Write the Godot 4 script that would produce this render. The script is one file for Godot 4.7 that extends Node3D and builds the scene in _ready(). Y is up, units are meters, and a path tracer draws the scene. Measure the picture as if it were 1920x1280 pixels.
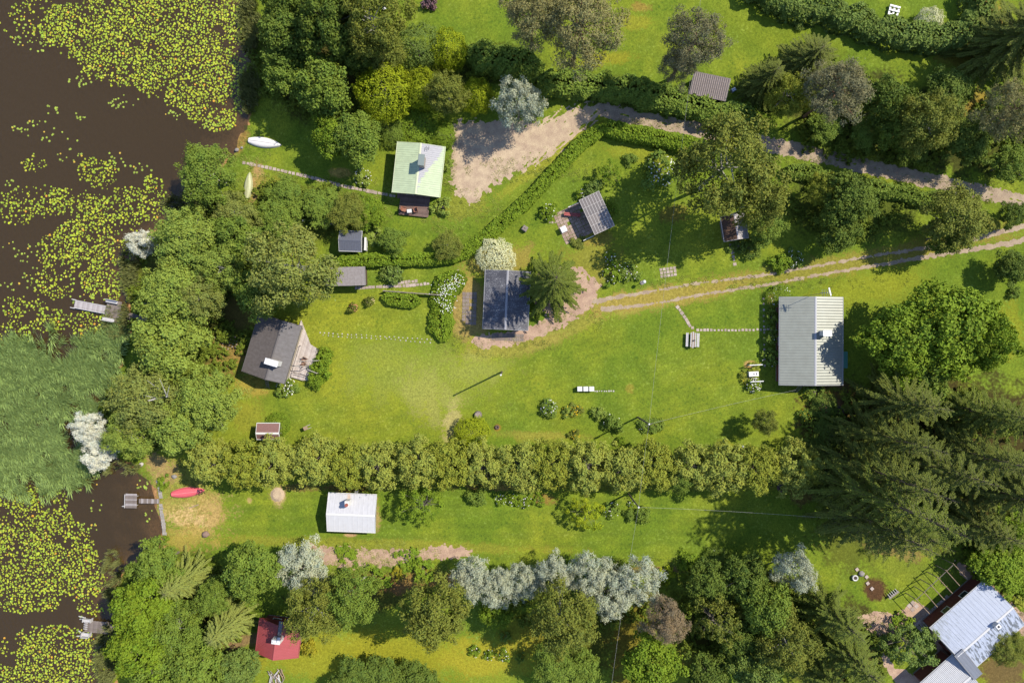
extends Node3D
# A lakeside plot of summer cottages seen straight down from about 90 m. Plan coordinates: the plan is drawn at 7 cm per unit,
# its middle under the camera; at() gives the real place of a point of the plan seen at a height.
const HIGH := 89.6
const S := 0.07
var rng := RandomNumberGenerator.new()
var taken := {}
var mats := {}
var cache := {}

func at(px: float, py: float, h := 0.0) -> Vector3:
	var k := S * (1.0 - h / HIGH)
	return Vector3((px - 960.0) * k, h, (py - 640.0) * k)

func numbered(n: String) -> String:
	if not taken.has(n):
		taken[n] = 0
		return n
	taken[n] += 1
	return "%s_%03d" % [n, taken[n]]

func tag(o: Node, label: String, category: String, group := "", kind := "") -> Node:
	o.set_meta("label", label)
	o.set_meta("category", category)
	if group: o.set_meta("group", group)
	if kind: o.set_meta("kind", kind)
	return o

func thing(called: String, label: String, category: String, pos: Vector3, turn := 0.0, group := "", kind := "") -> Node3D:
	var o := Node3D.new()
	o.name = numbered(called)
	add_child(o)
	o.position = pos
	o.rotation.y = turn
	tag(o, label, category, group, kind)
	return o

func part(parent: Node, called: String, mesh: Mesh, m: Material, pos := Vector3.ZERO, turn := 0.0) -> MeshInstance3D:
	var o := MeshInstance3D.new()
	o.name = called
	o.mesh = mesh
	o.material_override = null
	if mesh.get_surface_count() > 0 and m: o.set_surface_override_material(0, m)
	parent.add_child(o, true)
	o.position = pos
	o.rotation.y = turn
	return o

func lin(r: float, g: float, b: float) -> Color:
	return Color(r, g, b).linear_to_srgb()

func flat_mat(key: String, c: Color, rough := 0.8, metal := 0.0, noise_amt := 0.0, noise_scale := 0.5) -> StandardMaterial3D:
	if mats.has(key): return mats[key]
	var m := StandardMaterial3D.new()
	m.resource_name = key
	m.albedo_color = c
	m.roughness = rough
	m.metallic = metal
	if noise_amt > 0.0:
		m.albedo_texture = grain(noise_amt)
		m.uv1_triplanar = true
		m.uv1_scale = Vector3.ONE * noise_scale
	mats[key] = m
	return m

func grain(amount: float) -> Texture2D:
	var k := "grain%.2f" % amount
	if cache.has(k): return cache[k]
	var a := noise_bytes(256, 256, 0.02, 5, 77, FastNoiseLite.TYPE_SIMPLEX_SMOOTH)
	var b := noise_bytes(256, 256, 0.16, 2, 78, FastNoiseLite.TYPE_SIMPLEX_SMOOTH)
	var d := PackedByteArray()
	d.resize(256 * 256 * 3)
	for i in 65536:
		var v := 1.0 - amount * (0.65 * a[i] / 255.0 + 0.35 * b[i] / 255.0)
		var t := amount * 0.06 * (a[i] / 255.0 - 0.5)
		d[i * 3] = int(clampf(v + t, 0, 1) * 255)
		d[i * 3 + 1] = int(clampf(v, 0, 1) * 255)
		d[i * 3 + 2] = int(clampf(v - t, 0, 1) * 255)
	cache[k] = ImageTexture.create_from_image(Image.create_from_data(256, 256, false, Image.FORMAT_RGB8, d))
	return cache[k]

func noise_bytes(w: int, h: int, freq: float, oct: int, sd: int, type := FastNoiseLite.TYPE_SIMPLEX_SMOOTH) -> PackedByteArray:
	var n := FastNoiseLite.new()
	n.noise_type = type
	n.seed = sd
	n.frequency = freq
	n.fractal_octaves = oct
	n.fractal_type = FastNoiseLite.FRACTAL_FBM if oct > 1 else FastNoiseLite.FRACTAL_NONE
	return n.get_image(w, h).get_data()

func leaf_mat(key: String, c: Color, back := 0.7) -> StandardMaterial3D:
	if mats.has(key): return mats[key]
	var m := StandardMaterial3D.new()
	m.resource_name = key
	m.albedo_color = c
	m.vertex_color_use_as_albedo = true
	m.roughness = 0.75
	m.metallic_specular = 0.3
	m.backlight_enabled = true
	m.backlight = Color(back, back, back * 0.5)
	m.cull_mode = BaseMaterial3D.CULL_DISABLED
	mats[key] = m
	return m

# ---------- mesh helpers
func st_new() -> SurfaceTool:
	var st := SurfaceTool.new()
	st.begin(Mesh.PRIMITIVE_TRIANGLES)
	st.set_smooth_group(-1)
	return st

func tri(st: SurfaceTool, a: Vector3, b: Vector3, c: Vector3) -> void:
	st.add_vertex(a); st.add_vertex(b); st.add_vertex(c)

func quad(st: SurfaceTool, a: Vector3, b: Vector3, c: Vector3, d: Vector3) -> void:
	tri(st, a, b, c); tri(st, a, c, d)

func box(st: SurfaceTool, c: Vector3, s: Vector3, turn := 0.0, basis := Basis.IDENTITY) -> void:
	var bs := basis if basis != Basis.IDENTITY else Basis(Vector3.UP, turn)
	var h := s * 0.5
	var v := []
	for i in 8:
		v.append(c + bs * Vector3(h.x if i & 1 else -h.x, h.y if i & 2 else -h.y, h.z if i & 4 else -h.z))
	for f in [[0, 1, 3, 2], [5, 4, 6, 7], [4, 0, 2, 6], [1, 5, 7, 3], [2, 3, 7, 6], [4, 5, 1, 0]]:
		quad(st, v[f[0]], v[f[3]], v[f[2]], v[f[1]])

func hull(st: SurfaceTool, lo: Array, hi: Array) -> void:  # two rings of points joined, capped
	var n := lo.size()
	for i in n:
		var j := (i + 1) % n
		quad(st, lo[i], hi[i], hi[j], lo[j])
	for i in range(1, n - 1):
		tri(st, hi[0], hi[i + 1], hi[i])
		tri(st, lo[0], lo[i], lo[i + 1])

func tube(st: SurfaceTool, a: Vector3, b: Vector3, ra: float, rb: float, n := 6) -> void:
	var d := (b - a).normalized()
	var x := d.cross(Vector3.RIGHT if absf(d.x) < 0.8 else Vector3.BACK).normalized()
	var y := d.cross(x)
	var lo := []
	var hi := []
	for i in n:
		var e := x * cos(TAU * i / n) + y * sin(TAU * i / n)
		lo.append(a + e * ra)
		hi.append(b + e * rb)
	hull(st, lo, hi)

func done(st: SurfaceTool) -> ArrayMesh:
	st.generate_normals()
	return st.commit()

func box_mesh(s: Vector3, k := "") -> ArrayMesh:
	var key := "box%s%.3f,%.3f,%.3f" % [k, s.x, s.y, s.z]
	if not cache.has(key):
		# a block with a small chamfer round its top
		var st := st_new()
		var e := minf(0.012, minf(s.x, s.z) * 0.15)
		var r := []
		for l in [[0.0, -0.5 * s.y], [0.0, 0.5 * s.y - e], [e, 0.5 * s.y]]:
			var x: float = s.x * 0.5 - l[0]
			var z: float = s.z * 0.5 - l[0]
			r.append([Vector3(-x, l[1], -z), Vector3(x, l[1], -z), Vector3(x, l[1], z), Vector3(-x, l[1], z)])
		for q in 2:
			for i in 4:
				var j := (i + 1) % 4
				quad(st, r[q][i], r[q + 1][i], r[q + 1][j], r[q][j])
		quad(st, r[2][0], r[2][3], r[2][2], r[2][1])
		quad(st, r[0][0], r[0][1], r[0][2], r[0][3])
		cache[key] = done(st)
	return cache[key]

# ---------- foliage
var fv := PackedVector3Array()
var fc := PackedColorArray()

func leaf(p: Vector3, n: Vector3, s: float, w: float, c: Color, along := Vector3.ZERO) -> void:
	var t := along
	if t == Vector3.ZERO:
		t = n.cross(Vector3(rng.randf() - 0.5, rng.randf() - 0.5, rng.randf() - 0.5))
	t = t.normalized() * s * 0.5
	var b := n.cross(t).normalized() * s * w * 0.5
	var droop := n * s * 0.12
	var q := p - t - droop
	var r := p + t - droop
	fv.append(q); fv.append(p + b); fv.append(r)
	fv.append(q); fv.append(r); fv.append(p - b)
	for i in 6: fc.append(c)

func take_leaves() -> ArrayMesh:
	var a := []
	a.resize(Mesh.ARRAY_MAX)
	a[Mesh.ARRAY_VERTEX] = fv
	a[Mesh.ARRAY_COLOR] = fc
	var m := ArrayMesh.new()
	m.add_surface_from_arrays(Mesh.PRIMITIVE_TRIANGLES, a)
	fv = PackedVector3Array()
	fc = PackedColorArray()
	return m

func vary(amount: float, yellow := 0.12) -> Color:
	var v := 1.0 + amount * (rng.randf() * 2.0 - 1.0)
	var t := yellow * (rng.randf() * 2.0 - 1.0)
	return Color(v * (1.0 + t), v * (1.0 + t * 0.3), v * (1.0 - t * 0.8))

func on_ball() -> Vector3:
	var y := rng.randf() * 2.0 - 1.0
	var a := rng.randf() * TAU
	var r := sqrt(1.0 - y * y)
	return Vector3(r * cos(a), y, r * sin(a))

# a crown of leaf clumps: half-axes rx (level) and ry, its middle at height cy
func crown(sd: int, rx: float, ry: float, cy: float, clumps: int, cr: float, leaves: int, ls: float, lw: float, open := 0.0, flat := 0.7) -> Dictionary:
	rng.seed = sd
	var cs := []
	var tries := 0
	while cs.size() < clumps and tries < clumps * 30:
		tries += 1
		var d := on_ball()
		if d.y < -0.55: continue
		var k := lerpf(0.35, 0.88, sqrt(rng.randf()))
		var wob := 0.82 + 0.36 * rng.randf()
		var az := atan2(d.z, d.x)
		wob *= 1.0 + 0.13 * sin(az * 3.0 + sd) + 0.1 * sin(az * 5.0 + sd * 1.7) + 0.06 * sin(az * 9.0 + sd * 0.3)
		var p := Vector3(d.x * rx * k * wob, d.y * ry * k, d.z * rx * k * wob)
		var r := cr * (0.65 + 0.7 * rng.randf())
		var ok := true
		for o in cs:
			if (o[0] - p).length() < 0.5 * (o[1] + r) * (0.75 + open): ok = false
		if ok: cs.append([p, r, vary(0.2, 0.12)])
	var total := 0.0
	for o in cs: total += o[1] * o[1]
	for o in cs:
		var count := int(leaves * o[1] * o[1] / total)
		var out: Vector3 = (o[0] as Vector3).normalized()
		for i in count:
			var d := (on_ball() + out * 0.55 + Vector3.UP * 0.25).normalized()
			var rr: float = o[1] * (0.5 + 0.62 * pow(rng.randf(), 0.6)) * (0.85 + 0.3 * sin(d.x * 7.0 + o[0].z * 3.0) * sin(d.z * 6.0 + o[0].x * 2.0))
			if rng.randf() < 0.2: rr *= 1.0 + 0.7 * rng.randf() * rng.randf()  # loose outer twigs
			var p: Vector3 = o[0] + Vector3(d.x, d.y * flat, d.z) * rr
			var n := (d + on_ball() * 0.75 + Vector3.UP * 0.35).normalized()
			leaf(p + Vector3(0, cy, 0), n, ls * (0.7 + 0.6 * rng.randf()), lw, (o[2] as Color) * vary(0.3, 0.16))
	return {"leaves": take_leaves(), "clumps": cs, "cy": cy}

# a close, rounded crown, leaves over a dented ball
func ball(sd: int, rx: float, ry: float, cy: float, leaves: int, ls: float) -> Dictionary:
	rng.seed = sd
	var n := FastNoiseLite.new()
	n.seed = sd
	n.frequency = 0.55
	n.fractal_octaves = 2
	var cs := []
	for i in 16:
		var d := on_ball()
		cs.append([Vector3(d.x * rx, absf(d.y) * ry, d.z * rx) * 0.7, 1.0])
	for i in leaves:
		var d := on_ball()
		if d.y < -0.5: continue
		var dent := 1.0 + 0.34 * n.get_noise_3d(d.x * 2.4, d.y * 2.4, d.z * 2.4) + 0.16 * n.get_noise_3d(d.x * 9.0, d.y * 9.0 + 20.0, d.z * 9.0)
		var k := dent * (1.0 - 0.16 * rng.randf() * rng.randf())
		var p := Vector3(d.x * rx * k, cy + d.y * ry * k, d.z * rx * k)
		var tone := 1.0 + 0.25 * n.get_noise_3d(p.x, p.y + 40.0, p.z)
		leaf(p, (d + on_ball() * 0.75 + Vector3.UP * 0.2).normalized(), ls * (0.7 + 0.6 * rng.randf()), 0.6, vary(0.28, 0.15) * tone)
	return {"leaves": take_leaves(), "clumps": cs, "cy": cy}

func trunk_mesh(sd: int, h: float, r: float, cs: Array, cy: float, limbs := 9) -> ArrayMesh:
	rng.seed = sd
	var st := st_new()
	var p := Vector3(0, -0.15, 0)
	var rad := r
	var pts := [p]
	for i in 5:
		var q := Vector3((rng.randf() - 0.5) * 0.25, h * (i + 1) / 5.0, (rng.randf() - 0.5) * 0.25)
		tube(st, p, q, rad, rad * 0.78, 7)
		rad *= 0.78
		p = q
		pts.append(q)
	for i in mini(limbs, cs.size()):
		var e: Vector3 = cs[i][0] + Vector3(0, cy, 0)
		var k := clampf((e.y - 0.45 * Vector2(e.x, e.z).length()) / h, 0.25, 0.95)
		var s0 := Vector3(0, h * k, 0)
		var mid := s0.lerp(e, 0.55) + Vector3(0, -0.2, 0)
		tube(st, s0, mid, r * 0.36, r * 0.24, 5)
		tube(st, mid, e, r * 0.24, r * 0.08, 5)
	return done(st)

func spruce(sd: int, h: float, rad: float, whorls: int, per: int) -> Dictionary:
	rng.seed = sd
	var st := st_new()
	tube(st, Vector3(0, -0.2, 0), Vector3(0, h * 0.5, 0), h * 0.013 + 0.04, h * 0.008 + 0.02, 8)
	tube(st, Vector3(0, h * 0.5, 0), Vector3(0, h, 0), h * 0.008 + 0.02, 0.015, 6)
	for w in whorls:
		var f := (w + 0.3 * rng.randf()) / float(whorls)
		var y := h * lerpf(0.12, 0.985, f)
		var reach := rad * pow(1.0 - f, 0.62) * (0.85 + 0.25 * rng.randf()) + 0.2
		var k := per if f < 0.8 else maxi(3, per - 3)
		var spin := rng.randf() * TAU
		for b in k:
			var az := spin + TAU * (b + 0.35 * rng.randf()) / k
			var L := reach * (0.72 + 0.4 * rng.randf())
			var dir := Vector3(cos(az), 0, sin(az))
			var side := Vector3(-dir.z, 0, dir.x)
			var rise := lerpf(-0.05, 0.5, f)
			var tone := vary(0.2, 0.08)
			var prev := Vector3(0, y, 0)
			var steps := maxi(4, int(L / 0.16))
			for s in steps:
				var t := (s + 1.0) / steps
				var p := dir * L * t + Vector3(0, y + L * (rise * t - 0.34 * t * t), 0)
				var tw := (0.13 * L * (1.0 - t * 0.7) + 0.16) * (0.7 + 0.5 * rng.randf())
				if t > 0.12:
					for g in [-1.0, 1.0]:
						var al: Vector3 = (dir * 0.75 + side * g * (0.55 + 0.4 * rng.randf()) + Vector3(0, -0.22 - 0.2 * rng.randf(), 0)).normalized()
						var n := (Vector3.UP + on_ball() * 0.4).normalized()
						n = (n - al * n.dot(al)).normalized()
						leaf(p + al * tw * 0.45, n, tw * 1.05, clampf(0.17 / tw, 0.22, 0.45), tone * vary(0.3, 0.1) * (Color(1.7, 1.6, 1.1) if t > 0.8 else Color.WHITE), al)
						if tw > 0.55:
							leaf(p + al * tw * 0.7 + side * g * 0.07, n, tw * 0.6, 0.34, tone * vary(0.25, 0.12), (al + dir * 0.5).normalized())
				if s == steps - 1 or s == steps / 2:
					tube(st, prev, p, 0.028 * (1.2 - t), 0.018 * (1.2 - t), 3)
					prev = p
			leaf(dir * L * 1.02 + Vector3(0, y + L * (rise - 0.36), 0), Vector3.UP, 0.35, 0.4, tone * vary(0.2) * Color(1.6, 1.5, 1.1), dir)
	return {"leaves": take_leaves(), "wood": done(st)}

func tree_kind(kind: String, variant: int) -> Dictionary:
	var key := kind + str(variant)
	if cache.has(key): return cache[key]
	var d := {}
	var sd: int = 1000 + variant * 17 + kind.hash() % 900
	match kind:
		"broad":
			var c := crown(sd, 4.0, 3.4, 6.4, 95, 0.92, 12500, 0.31, 0.7, -0.12)
			d = {"leaves": c.leaves, "wood": trunk_mesh(sd, 7.4, 0.24, c.clumps, c.cy), "r": 4.0, "h": 9.6, "mid": 6.8}
		"birch":
			var c := crown(sd, 4.0, 3.9, 7.4, 135, 0.76, 14500, 0.25, 0.6, -0.15, 0.9)
			d = {"leaves": c.leaves, "wood": trunk_mesh(sd, 9.2, 0.2, c.clumps, c.cy, 14), "r": 4.0, "h": 11.2, "mid": 7.9}
		"willow":
			var c := crown(sd, 4.0, 3.3, 5.4, 120, 0.74, 14500, 0.24, 0.45, -0.15, 0.95)
			d = {"leaves": c.leaves, "wood": trunk_mesh(sd, 6.0, 0.22, c.clumps, c.cy, 12), "r": 4.0, "h": 8.6, "mid": 5.8}
		"round":
			var c := ball(sd, 4.0, 3.2, 3.4, 12500, 0.25)
			d = {"leaves": c.leaves, "wood": trunk_mesh(sd, 3.6, 0.2, c.clumps, c.cy, 10), "r": 4.0, "h": 6.6, "mid": 4.2}
		"pine":
			var c := crown(sd, 4.0, 3.6, 9.6, 130, 0.76, 15500, 0.27, 0.3, -0.15, 0.8)
			d = {"leaves": c.leaves, "wood": trunk_mesh(sd, 12.2, 0.26, c.clumps, c.cy, 24), "r": 4.0, "h": 13.2, "mid": 10.3}
		"row":
			var c := crown(sd, 3.0, 2.9, 4.1, 120, 0.55, 10500, 0.23, 0.6, -0.15, 1.0)
			d = {"leaves": c.leaves, "wood": trunk_mesh(sd, 5.4, 0.13, c.clumps, c.cy, 22), "r": 3.0, "h": 7.0, "mid": 4.8}
		"sparse":
			var c := crown(sd, 4.0, 3.0, 4.6, 44, 0.62, 3600, 0.27, 0.65, 0.4, 0.8)
			d = {"leaves": c.leaves, "wood": trunk_mesh(sd, 5.2, 0.16, c.clumps, c.cy, 30), "r": 4.0, "h": 7.6, "mid": 5.0}
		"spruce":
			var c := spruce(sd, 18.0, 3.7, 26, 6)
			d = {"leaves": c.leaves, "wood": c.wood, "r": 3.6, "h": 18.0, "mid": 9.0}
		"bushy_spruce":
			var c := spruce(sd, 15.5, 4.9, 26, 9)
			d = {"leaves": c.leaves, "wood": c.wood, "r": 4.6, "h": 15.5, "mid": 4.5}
		"shrub":
			var c := crown(sd, 1.0, 0.8, 0.55, 24, 0.36, 1500, 0.19, 0.68, -0.2, 0.85)
			d = {"leaves": c.leaves, "wood": trunk_mesh(sd, 0.6, 0.05, c.clumps, c.cy, 8), "r": 1.0, "h": 1.3, "mid": 0.7}
		"loose_shrub":
			var c := crown(sd, 1.0, 0.75, 0.55, 17, 0.3, 620, 0.21, 0.68, 0.15, 0.85)
			d = {"leaves": c.leaves, "wood": trunk_mesh(sd, 0.6, 0.04, c.clumps, c.cy, 12), "r": 1.0, "h": 1.25, "mid": 0.6}
	cache[key] = d
	return d

# bark
func bark(kind: String) -> Material:
	match kind:
		"birch": return flat_mat("birch_bark", lin(0.5, 0.48, 0.43), 0.8, 0.0, 0.5, 0.6)
		"pine": return flat_mat("pine_bark", lin(0.26, 0.15, 0.09), 0.9, 0.0, 0.4, 0.6)
		"spruce", "bushy_spruce": return flat_mat("spruce_bark", lin(0.17, 0.13, 0.1), 0.9, 0.0, 0.4, 0.6)
	return flat_mat("grey_bark", lin(0.22, 0.19, 0.15), 0.9, 0.0, 0.4, 0.6)

var turn_seed := 0
func tree(called: String, kind: String, variant: int, px: float, py: float, rpx: float, h: float, m: Material, label: String, group := "", category := "tree", sink := 0.0) -> Node3D:
	var d := tree_kind(kind, variant)
	var ky: float = h / d.h
	var mid: float = d.mid * ky
	var g := at(px, py, mid)
	g.y = ground_y(g.x, g.z) - 0.02 - sink
	var r := rpx * S * (1.0 - mid / HIGH)
	var k: float = r / d.r
	turn_seed += 1
	var o := thing(called, label, category, g, fmod(turn_seed * 2.399, TAU), group)
	part(o, "crown" if category == "tree" else "foliage", d.leaves, m)
	part(o, "trunk" if category == "tree" else "stem", d.wood, bark(kind))
	o.scale = Vector3(k, ky, k * (0.93 + 0.14 * fmod(turn_seed * 0.618, 1.0)))
	return o

# small flowers over a bush: dots of petals
func blossom(o: Node3D, sd: int, count: int, size: float, m: Material, r := 1.0, h := 1.25) -> void:
	rng.seed = sd
	for i in count:
		var d := on_ball()
		d.y = absf(d.y)
		var p := Vector3(d.x * r * 0.97, 0.42 * h + d.y * h * 0.56, d.z * r * 0.97)
		for j in 3:
			leaf(p + on_ball() * size * 0.35, (d + Vector3.UP * 0.6 + on_ball() * 0.5).normalized(), size, 0.9, vary(0.08, 0.03))
	part(o, "blossom", take_leaves(), m)

# leaves over a long hedge body that follows pts (metres)
func hedge(called: String, label: String, pts: Array, w: float, h: float, dens: float, ls: float, bump: float, m: Material, sd: int, category := "hedge", group := "") -> Node3D:
	rng.seed = sd
	var n := FastNoiseLite.new()
	n.seed = sd
	n.frequency = 0.35
	var o := thing(called, label, category, pts[0], 0.0, group)
	var wood := st_new()
	for i in pts.size() - 1:
		var a: Vector3 = pts[i] - pts[0]
		var b: Vector3 = pts[i + 1] - pts[0]
		var L := (b - a).length()
		var d := (b - a) / L
		var s := Vector3(-d.z, 0, d.x)
		var count := int((L + (w * 0.5 if i == pts.size() - 2 else w * 0.2)) * (w + 2.0 * h) * dens)
		for j in count:
			var t := rng.randf() * (L + w * 0.3) - (w * 0.15)
			var th := rng.randf_range(-0.25, PI + 0.25)
			var cx := signf(cos(th)) * pow(absf(cos(th)), 0.6)
			var cyv := pow(maxf(0.0, sin(th)), 0.55)
			var base := a + d * t
			var bumpy := 1.0 + bump * n.get_noise_3d(base.x + pts[0].x + cx * 1.5, cyv * 1.5, base.z + pts[0].z)
			var inn := 1.0 - 0.28 * rng.randf() * rng.randf()
			var endk := 1.0
			if i == 0 and t < w * 0.35: endk = sqrt(maxf(0.1, (t + w * 0.15) / (w * 0.5)))
			if i == pts.size() - 2 and t > L - w * 0.35: endk = sqrt(maxf(0.1, (L + w * 0.15 - t) / (w * 0.5)))
			var p := base + s * cx * w * 0.5 * bumpy * inn * endk + Vector3(0, 0.08 + cyv * h * (0.5 + 0.5 * endk) * lerpf(1.0, bumpy, 0.8) * inn, 0)
			var nn := (s * cx * 0.8 + Vector3(0, cyv, 0) + on_ball() * 0.8 + Vector3.UP * 0.2).normalized()
			leaf(p, nn, ls * (0.7 + 0.6 * rng.randf()), 0.7, vary(0.3, 0.16))
		for j in int(L / 0.5) + 1:
			var q := a + d * minf(L, j * 0.5 + rng.randf() * 0.2)
			tube(wood, q + Vector3(0, -0.1, 0), q + Vector3((rng.randf() - 0.5) * w * 0.4, h * 0.75, (rng.randf() - 0.5) * w * 0.4), 0.03, 0.01, 4)
	part(o, "foliage", take_leaves(), m)
	part(o, "stems", done(wood), bark("grey")).set_meta("kind", "stuff")
	return o

# ---------- lie of the land
const SHORE := [[-200, 480], [0, 472], [60, 480], [130, 470], [200, 465], [240, 462], [275, 445], [300, 430], [340, 400], [380, 370], [410, 330], [440, 275], [500, 250], [560, 248], [620, 243], [680, 225], [730, 200], [790, 178], [845, 180], [862, 235], [880, 255], [905, 285], [940, 298], [990, 305], [1025, 308], [1040, 270], [1070, 232], [1130, 215], [1180, 222], [1280, 212], [1480, 205]]
var shore_noise := FastNoiseLite.new()
func shore_x(py: float) -> float:
	if py <= SHORE[0][0]: return SHORE[0][1]
	for i in SHORE.size() - 1:
		if py < SHORE[i + 1][0]:
			return lerpf(SHORE[i][1], SHORE[i + 1][1], (py - SHORE[i][0]) / float(SHORE[i + 1][0] - SHORE[i][0]))
	return SHORE[-1][1]

func ground_y(x: float, z: float) -> float:
	var px := x / S + 960.0
	var py := z / S + 640.0
	var d := (px - shore_x(py)) * S
	if d > 6.0: return 0.0
	d += shore_noise.get_noise_2d(x, z) * 0.7
	if d >= 0.0: return 0.0
	return maxf(-1.5, d * 0.3)

# a sheet with a ragged outline: kept wherever the field is above zero
func sheet(called: String, label: String, category: String, x0: float, y0: float, x1: float, y1: float, cell: float, y: float, m: Material, field: Callable) -> MeshInstance3D:
	var st := st_new()
	var a := at(x0, y0)
	var b := at(x1, y1)
	var nx := int((b.x - a.x) / cell) + 1
	var nz := int((b.z - a.z) / cell) + 1
	var f := PackedFloat32Array()
	f.resize((nx + 1) * (nz + 1))
	for j in nz + 1:
		for i in nx + 1:
			f[j * (nx + 1) + i] = field.call((a.x + i * cell) / S + 960.0, (a.z + j * cell) / S + 640.0)
	for j in nz:
		for i in nx:
			var id := [j * (nx + 1) + i, j * (nx + 1) + i + 1, (j + 1) * (nx + 1) + i + 1, (j + 1) * (nx + 1) + i]
			var v := [f[id[0]], f[id[1]], f[id[2]], f[id[3]]]
			if v.max() <= 0.0: continue
			var c := [Vector3(a.x + i * cell, y, a.z + j * cell), Vector3(a.x + (i + 1) * cell, y, a.z + j * cell), Vector3(a.x + (i + 1) * cell, y, a.z + (j + 1) * cell), Vector3(a.x + i * cell, y, a.z + (j + 1) * cell)]
			var poly := []
			for k in 4:
				var l := (k + 1) % 4
				if v[k] > 0.0: poly.append(c[k])
				if (v[k] > 0.0) != (v[l] > 0.0): poly.append((c[k] as Vector3).lerp(c[l], v[k] / (v[k] - v[l])))
			for k in range(1, poly.size() - 1): tri(st, poly[0], poly[k], poly[k + 1])
	var o := part(self, numbered(called), done(st), m)
	tag(o, label, category, "", "structure")
	return o

func seg_dist(p: Vector2, pts: Array) -> float:
	var best := 1e9
	for i in pts.size() - 1:
		var a := Vector2(pts[i][0], pts[i][1])
		var b := Vector2(pts[i + 1][0], pts[i + 1][1])
		best = minf(best, p.distance_to(Geometry2D.get_closest_point_to_segment(p, a, b)))
	return best

func inside(p: Vector2, poly: PackedVector2Array) -> float:  # signed distance, plan units, positive inside
	var best := 1e9
	for i in poly.size():
		best = minf(best, p.distance_to(Geometry2D.get_closest_point_to_segment(p, poly[i], poly[(i + 1) % poly.size()])))
	return best if Geometry2D.is_point_in_polygon(p, poly) else -best

func poly(a: Array) -> PackedVector2Array:
	var r := PackedVector2Array()
	for i in range(0, a.size(), 2): r.append(Vector2(a[i], a[i + 1]))
	return r

# ---------- camera, sky, sun, then everything that stands there
func _ready() -> void:
	var cam := Camera3D.new()
	cam.name = "camera"
	add_child(cam)
	cam.position = Vector3(0, HIGH, 0)
	cam.rotation_degrees = Vector3(-90, 0, 0)
	cam.fov = 53.13
	cam.near = 0.5
	cam.far = 1200.0
	cam.current = true
	var env := Environment.new()
	env.background_mode = Environment.BG_SKY
	var sky := Sky.new()
	var sm := ProceduralSkyMaterial.new()
	sm.sky_top_color = Color(0.40, 0.50, 0.68)
	sm.sky_horizon_color = Color(0.78, 0.8, 0.82)
	sm.sky_curve = 0.16
	sm.ground_bottom_color = Color(0.22, 0.25, 0.14)
	sm.ground_horizon_color = Color(0.5, 0.55, 0.55)
	sky.sky_material = sm
	env.sky = sky
	env.background_energy_multiplier = 1.3
	env.tonemap_mode = Environment.TONE_MAPPER_LINEAR
	env.tonemap_exposure = 1.6
	env.sdfgi_enabled = true
	env.ssao_enabled = true
	env.ssil_enabled = true
	var we := WorldEnvironment.new()
	we.name = "world_environment"
	we.environment = env
	add_child(we)
	var sun := DirectionalLight3D.new()
	sun.name = "sun"
	sun.light_energy = 1.55
	sun.light_color = Color(1.0, 0.965, 0.9)
	sun.light_angular_distance = 0.5
	sun.shadow_enabled = true
	add_child(sun)
	sun.look_at_from_position(Vector3.ZERO, Vector3(-0.577, -0.766, 0.283), Vector3.UP)

	shore_noise.seed = 5
	shore_noise.frequency = 0.22
	land()
	lake()
	roads()
	buildings()
	docks()
	paving()
	furniture()
	trees()
	shrubs()
	water_plants()
	ground_plants()
	cables()

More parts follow.
